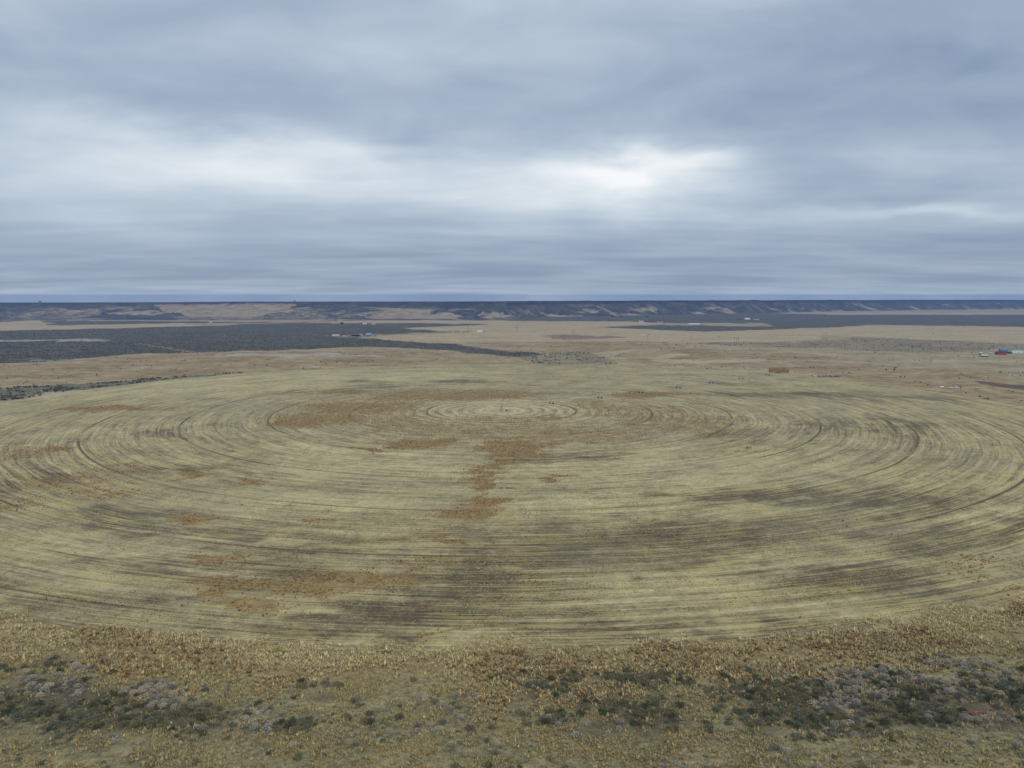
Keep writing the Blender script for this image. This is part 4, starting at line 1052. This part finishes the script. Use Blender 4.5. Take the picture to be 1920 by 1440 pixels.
h_frame(1380.5, 647.5, 15, 3.3, 'three-legged power pylon standing near the grazing cattle', 3)
pole(1147, 634, 9, 'thin single pole at the right end of the dark soil patch')
pole(1296, 640, 9.5, 'thin single pole among the cattle between two H-frame pylons')
pole(1743, 637, 8.5, 'thin single pole on the right tan field edge')
pole(1873, 676.5, 11.5, 'thin single pole in front of the red shed')
pole(1534, 701, 7.5, 'left one of two thin poles behind the debris tangle')
pole(1549, 701, 7.5, 'right one of two thin poles behind the debris tangle')
pole(1746, 680, 8, 'thin single pole by the green brush line in the right grassland')
pole(423, 566, 21, 'tall thin radio mast on the left skyline', 0.35, False, 'radio_mast', 'masts on the skyline', True)
pole(275, 567.5, 10, 'short thin mast on the left skyline', 0.35, False, 'radio_mast', 'masts on the skyline', True)

# ---- cattle
def cow_mesh():
    # skeleton with a skin, one continuous body
    pts = [((-0.85,0,1.1),(.30,.30)), ((-0.3,0,1.02),(.36,.38)), ((0.3,0,1.02),(.36,.40)), ((0.8,0,1.12),(.28,.33)), ((1.15,0,1.15),(.17,.22)), ((1.45,0,0.95),(.15,.17)), ((1.75,0,0.72),(.09,.10)),
           ((-0.85,.22,.72),(.15,.15)), ((-0.95,.22,.38),(.08,.08)), ((-0.88,.22,0.04),(.07,.07)), ((-0.85,-.22,.72),(.15,.15)), ((-0.95,-.22,.38),(.08,.08)), ((-0.88,-.22,0.04),(.07,.07)),
           ((0.7,.22,.70),(.13,.13)), ((0.72,.22,.38),(.075,.075)), ((0.7,.22,0.04),(.065,.065)), ((0.7,-.22,.70),(.13,.13)), ((0.72,-.22,.38),(.075,.075)), ((0.7,-.22,0.04),(.065,.065)),
           ((-1.15,0,1.2),(.05,.05)), ((-1.22,0,0.6),(.03,.03)), ((1.42,.22,1.08),(.04,.05)), ((1.42,-.22,1.08),(.04,.05))]
    ed = [(0,1),(1,2),(2,3),(3,4),(4,5),(5,6),(0,7),(7,8),(8,9),(0,10),(10,11),(11,12),(3,13),(13,14),(14,15),(3,16),(16,17),(17,18),(0,19),(19,20),(5,21),(5,22)]
    me = bpy.data.meshes.new('cow_skeleton'); me.from_pydata([p for p, r in pts], ed, []); me.update()
    o = bpy.data.objects.new('cow_skeleton', me); C.objects.link(o)
    o.modifiers.new('skin', 'SKIN'); ss = o.modifiers.new('sub', 'SUBSURF'); ss.levels = 1
    lay = me.skin_vertices[0] if me.skin_vertices else None
    if lay is None:
        bm = bmesh.new(); bm.from_mesh(me); bm.verts.layers.skin.verify(); bm.to_mesh(me); bm.free(); lay = me.skin_vertices[0]
    for i, (p, r) in enumerate(pts): lay.data[i].radius = r
    lay.data[1].use_root = True
    dg = bpy.context.evaluated_depsgraph_get(); out = bpy.data.meshes.new_from_object(o.evaluated_get(dg)); out.name = 'cow'
    bpy.data.objects.remove(o); out.materials.clear(); out.materials.append(M['cow'])
    return out
COW = cow_mesh()
cows = [(715,398),(705,428),(870,408),(975,415),(1012,415),(965,428),(1132,413),(1160,422),(1230,428),(1318,420),(1336,410),(1370,432),(1405,415),(1420,436),(1428,413),(1480,412),(1495,416),(1520,413),(1540,413),(1565,432),(1600,428),(1720,426),(1790,420),(1120,460),(1215,455)]
rc = random.Random(3)
NTH = 'first second third fourth fifth sixth seventh eighth ninth tenth eleventh twelfth thirteenth fourteenth fifteenth sixteenth seventeenth eighteenth nineteenth twentieth twenty-first twenty-second twenty-third twenty-fourth twenty-fifth'.split()
for i, (zx, zy) in enumerate(cows):
    o = obj('cow', COW, None, P(960+zx/4, 540+zy/4+0.3), rc.random()*6.28); s = 1.0+0.18*rc.random(); o.scale = (s, s, s)
    tag(o, '%s black cow from the left in the herd beyond the field' % NTH[sorted(q[0] for q in cows).index(zx)], 'cow', 'black cattle grazing beyond the field')
for px, py, lab in ((1001.5, 623.5, 'lone black cow on the tan field left of the dark soil patch'), (1750, 626.3, 'lone dark cow on the right tan field'), (1348, 633, 'lone dark cow on the tan field above the herd'), (1689.5, 647.6, 'lone dark cow in brown sagebrush left of the camper')):
    o = obj('cow', COW, None, P(px, py), rc.random()*6.28); o.scale = (1.15,)*3; tag(o, lab, 'cow', 'lone cattle on the plain')

# ---- centre pivot irrigation machine
def centre_pivot():
    towers = [P(*q) for q in ((1034,757.2),(1125,747),(1201,737.2),(1272,727.9),(1333.5,718.8),(1389,710.8),(1439.5,704))]
    t = thing('irrigation_pivot', 'long wheeled irrigation arm reaching from the field centre to the haystack', 'irrigation machine', PIV)
    b = B()
    for sx in (-1, 1):
        for sy in (-1, 1): b.bar((1.6*sx, 1.6*sy, 0), (0.25*sx, 0.25*sy, 3.5), 0.14)
    for z_ in (1.2, 2.4):
        q = 1.6-1.35*z_/3.5
        for a, c in (((-q,-q),(q,-q)),((q,-q),(q,q)),((q,q),(-q,q)),((-q,q),(-q,-q))): b.bar((*a, z_), (*c, z_), 0.09)
    b.build('pivot_frame', M['galv'], t)
    B().cyl((0, 0, 0), (0, 0, 4.3), 0.14, 10).build('riser_pipe', M['dark'], t)
    B().cyl((0, 0, 4.3), (0.7, 0.0, 4.6), 0.14, 8).build('elbow', M['dark'], t)
    B().box(-1.2, -0.7, -1.9, -1.6, 0.9, 2.0).build('control_box', M['grey'], t)
    B().box(3.0, 4.8, -2.4, -1.4, 0, 0.9).build('pump_housing', M['brown'], t)
    prev = Vector((0, 0, 3.7))
    for k, tw in enumerate(towers):
        base = tw - PIV; top = Vector((base.x, base.y, base.z + 3.7)); d = Vector((top.x-prev.x, top.y-prev.y, 0)).normalized(); n = Vector((-d.y, d.x, 0))
        sp = B(); pts = []
        for i in range(9):
            f = i/8; p = prev.lerp(top, f); p.z += 1.1*4*f*(1-f); pts.append(p)
        for i in range(8): sp.cyl(pts[i], pts[i+1], 0.085, 6, cap=False)
        sp.build('pipe_span', M['galv'], t)
        tr = B(); low = []
        for i in range(1, 8):
            for s in (-1, 1):
                p = pts[i] + n*0.55*s; p.z -= 1.25; tr.bar(pts[i], p, 0.04); low.append((s, p))
        for s in (-1, 1):
            l = [pts[0]] + [p for q, p in low if q == s] + [pts[8]]
            for a, c in zip(l[:-1], l[1:]): tr.bar(a, c, 0.03)
        tr.build('truss', M['galv'], t)
        tb = B(); 
        for s in (-1, 1):
            foot = base + n*1.75*s + Vector((0, 0, 0.65))
            tb.bar(foot, top + n*0.15*s + d*0.3, 0.11); tb.bar(foot, top + n*0.15*s - d*0.3, 0.11)
        tb.bar(base + n*2.1 + Vector((0, 0, .7)), base - n*2.1 + Vector((0, 0, .7)), 0.16)
        tb.bar(base + n*0.95 + Vector((0, 0, 2.1)), base - n*0.95 + Vector((0, 0, 2.1)), 0.08)
        tow = tb.build('drive_tower', M['galv'], t)
        for s in (-1, 1):
            c = base + n*1.95*s + Vector((0, 0, 0.66))
            B().ring(c, d, 0.66, 0.30, 0.42).build('tyre', M['black'], tow)
            B().cyl(c - d*0.12, c + d*0.12, 0.30, 10).build('wheel_hub', M['dark'], tow)
        prev = top
centre_pivot()

# ---- tyre marks on the field
def track(pxs, width=0.26, gauge=1.7):
    pts = [P(*q) for q in pxs]; out = []
    n = len(pts)
    for i in range(n-1):                                   # Catmull-Rom
        p0, p1, p2, p3 = pts[max(i-1, 0)], pts[i], pts[i+1], pts[min(i+2, n-1)]
        for k in range(6):
            u = k/6; out.append(0.5*((2*p1) + (p2-p0)*u + (2*p0-5*p1+4*p2-p3)*u*u + (3*p1-p0-3*p2+p3)*u**3))
    out.append(pts[-1]); b = B()
    for s in (-gauge/2, gauge/2):
        k = len(b.v)
        for i, p in enumerate(out):
            d = (out[min(i+1, len(out)-1)] - out[max(i-1, 0)]); d.z = 0; d.normalize(); nn = Vector((-d.y, d.x, 0))
            w = width*(0.7+0.5*random.random())/2
            for o_ in (-w, w): q = p + nn*(s+o_); b.v.append((q.x, q.y, curve(q.x, q.y)+0.045))
        for i in range(len(out)-1): b.f.append((k+2*i, k+2*i+1, k+2*i+3, k+2*i+2))
    kind(b.build('tyre_track', M['track']), 'structure')
M['track'] = paint('track_soil', (0.20, 0.162, 0.095), 1.0, dirt=(0.28, 0.24, 0.16), dirt_amt=0.8, scale=0.25)
for tr_ in ([(600,1020),(570,1026),(552,1040),(556,1055),(572,1063)], [(598,1024),(576,1030),(562,1042),(566,1054),(580,1060)],
            [(885,888),(872,894),(862,903),(866,912)], [(850,893),(842,902),(848,908),(838,914)], [(775,882),(785,890),(775,898),(765,896)], [(800,885),(796,893),(786,900)],
            [(110,980),(85,986),(74,996),(82,1002)], 
            [(1105,1052),(1102,1066),(1108,1078)], [(1120,1052),(1126,1062),(1122,1074)], [(1138,1054),(1136,1066)],
            [(960,945),(978,950),(982,960),(970,966),(955,962)], [(975,955),(990,960),(985,972)], [(1190,940),(1195,950),(1215,947),(1222,942)],
            [(1478,706),(1466,712),(1460,719),(1466,727)], [(1472,706),(1455,713)], [(620,840),(600,855),(580,862)], [(360,838),(368,850),(385,846)], [(510,1075),(505,1085),(520,1092)], [(1415,720),(1425,727),(1445,724)],
            [(590,830),(575,845),(572,853)], [(1750,1000),(1757,1008),(1775,1004)], [(1310,955),(1320,962),(1335,958)]):
    track(tr_)

# ---- red pipe lying in the brush
t = thing('red_pipe_gate', 'long thin red pipe gate lying in the brush at lower right', 'gate', P(1834, 1341.5, 0.1), 0.02)
for z_ in (0.25, 0.62): B().cyl((-3.1, 0, z_), (3.1, 0, z_+0.06), 0.06, 6).build('rail', M['redpipe'], t)
for x_ in (-3.0, -1.0, 1.0, 3.0): B().box(x_-0.05, x_+0.05, -0.05, 0.05, -0.15, 0.7).build('upright', M['redpipe'], t)
#@@OBJ_END@@

# ------------------------------------------------------------------ haze
def build_haze():
    b = B().box(-6800, 6800, -600, 7400, -20, 89)
    m = bpy.data.materials.new('haze_air'); m.use_nodes = True; t = m.node_tree; t.nodes.clear()
    v = t.nodes.new('ShaderNodeVolumePrincipled'); v.inputs['Color'].default_value = (*HAZE_COLOR, 1); v.inputs['Density'].default_value = HAZE_DENSITY
    o = t.nodes.new('ShaderNodeOutputMaterial'); t.links.new(v.outputs[0], o.inputs['Volume'])
    kind(b.build('haze', m), 'stuff', 'thin blue haze in the air over the plain')
build_haze()
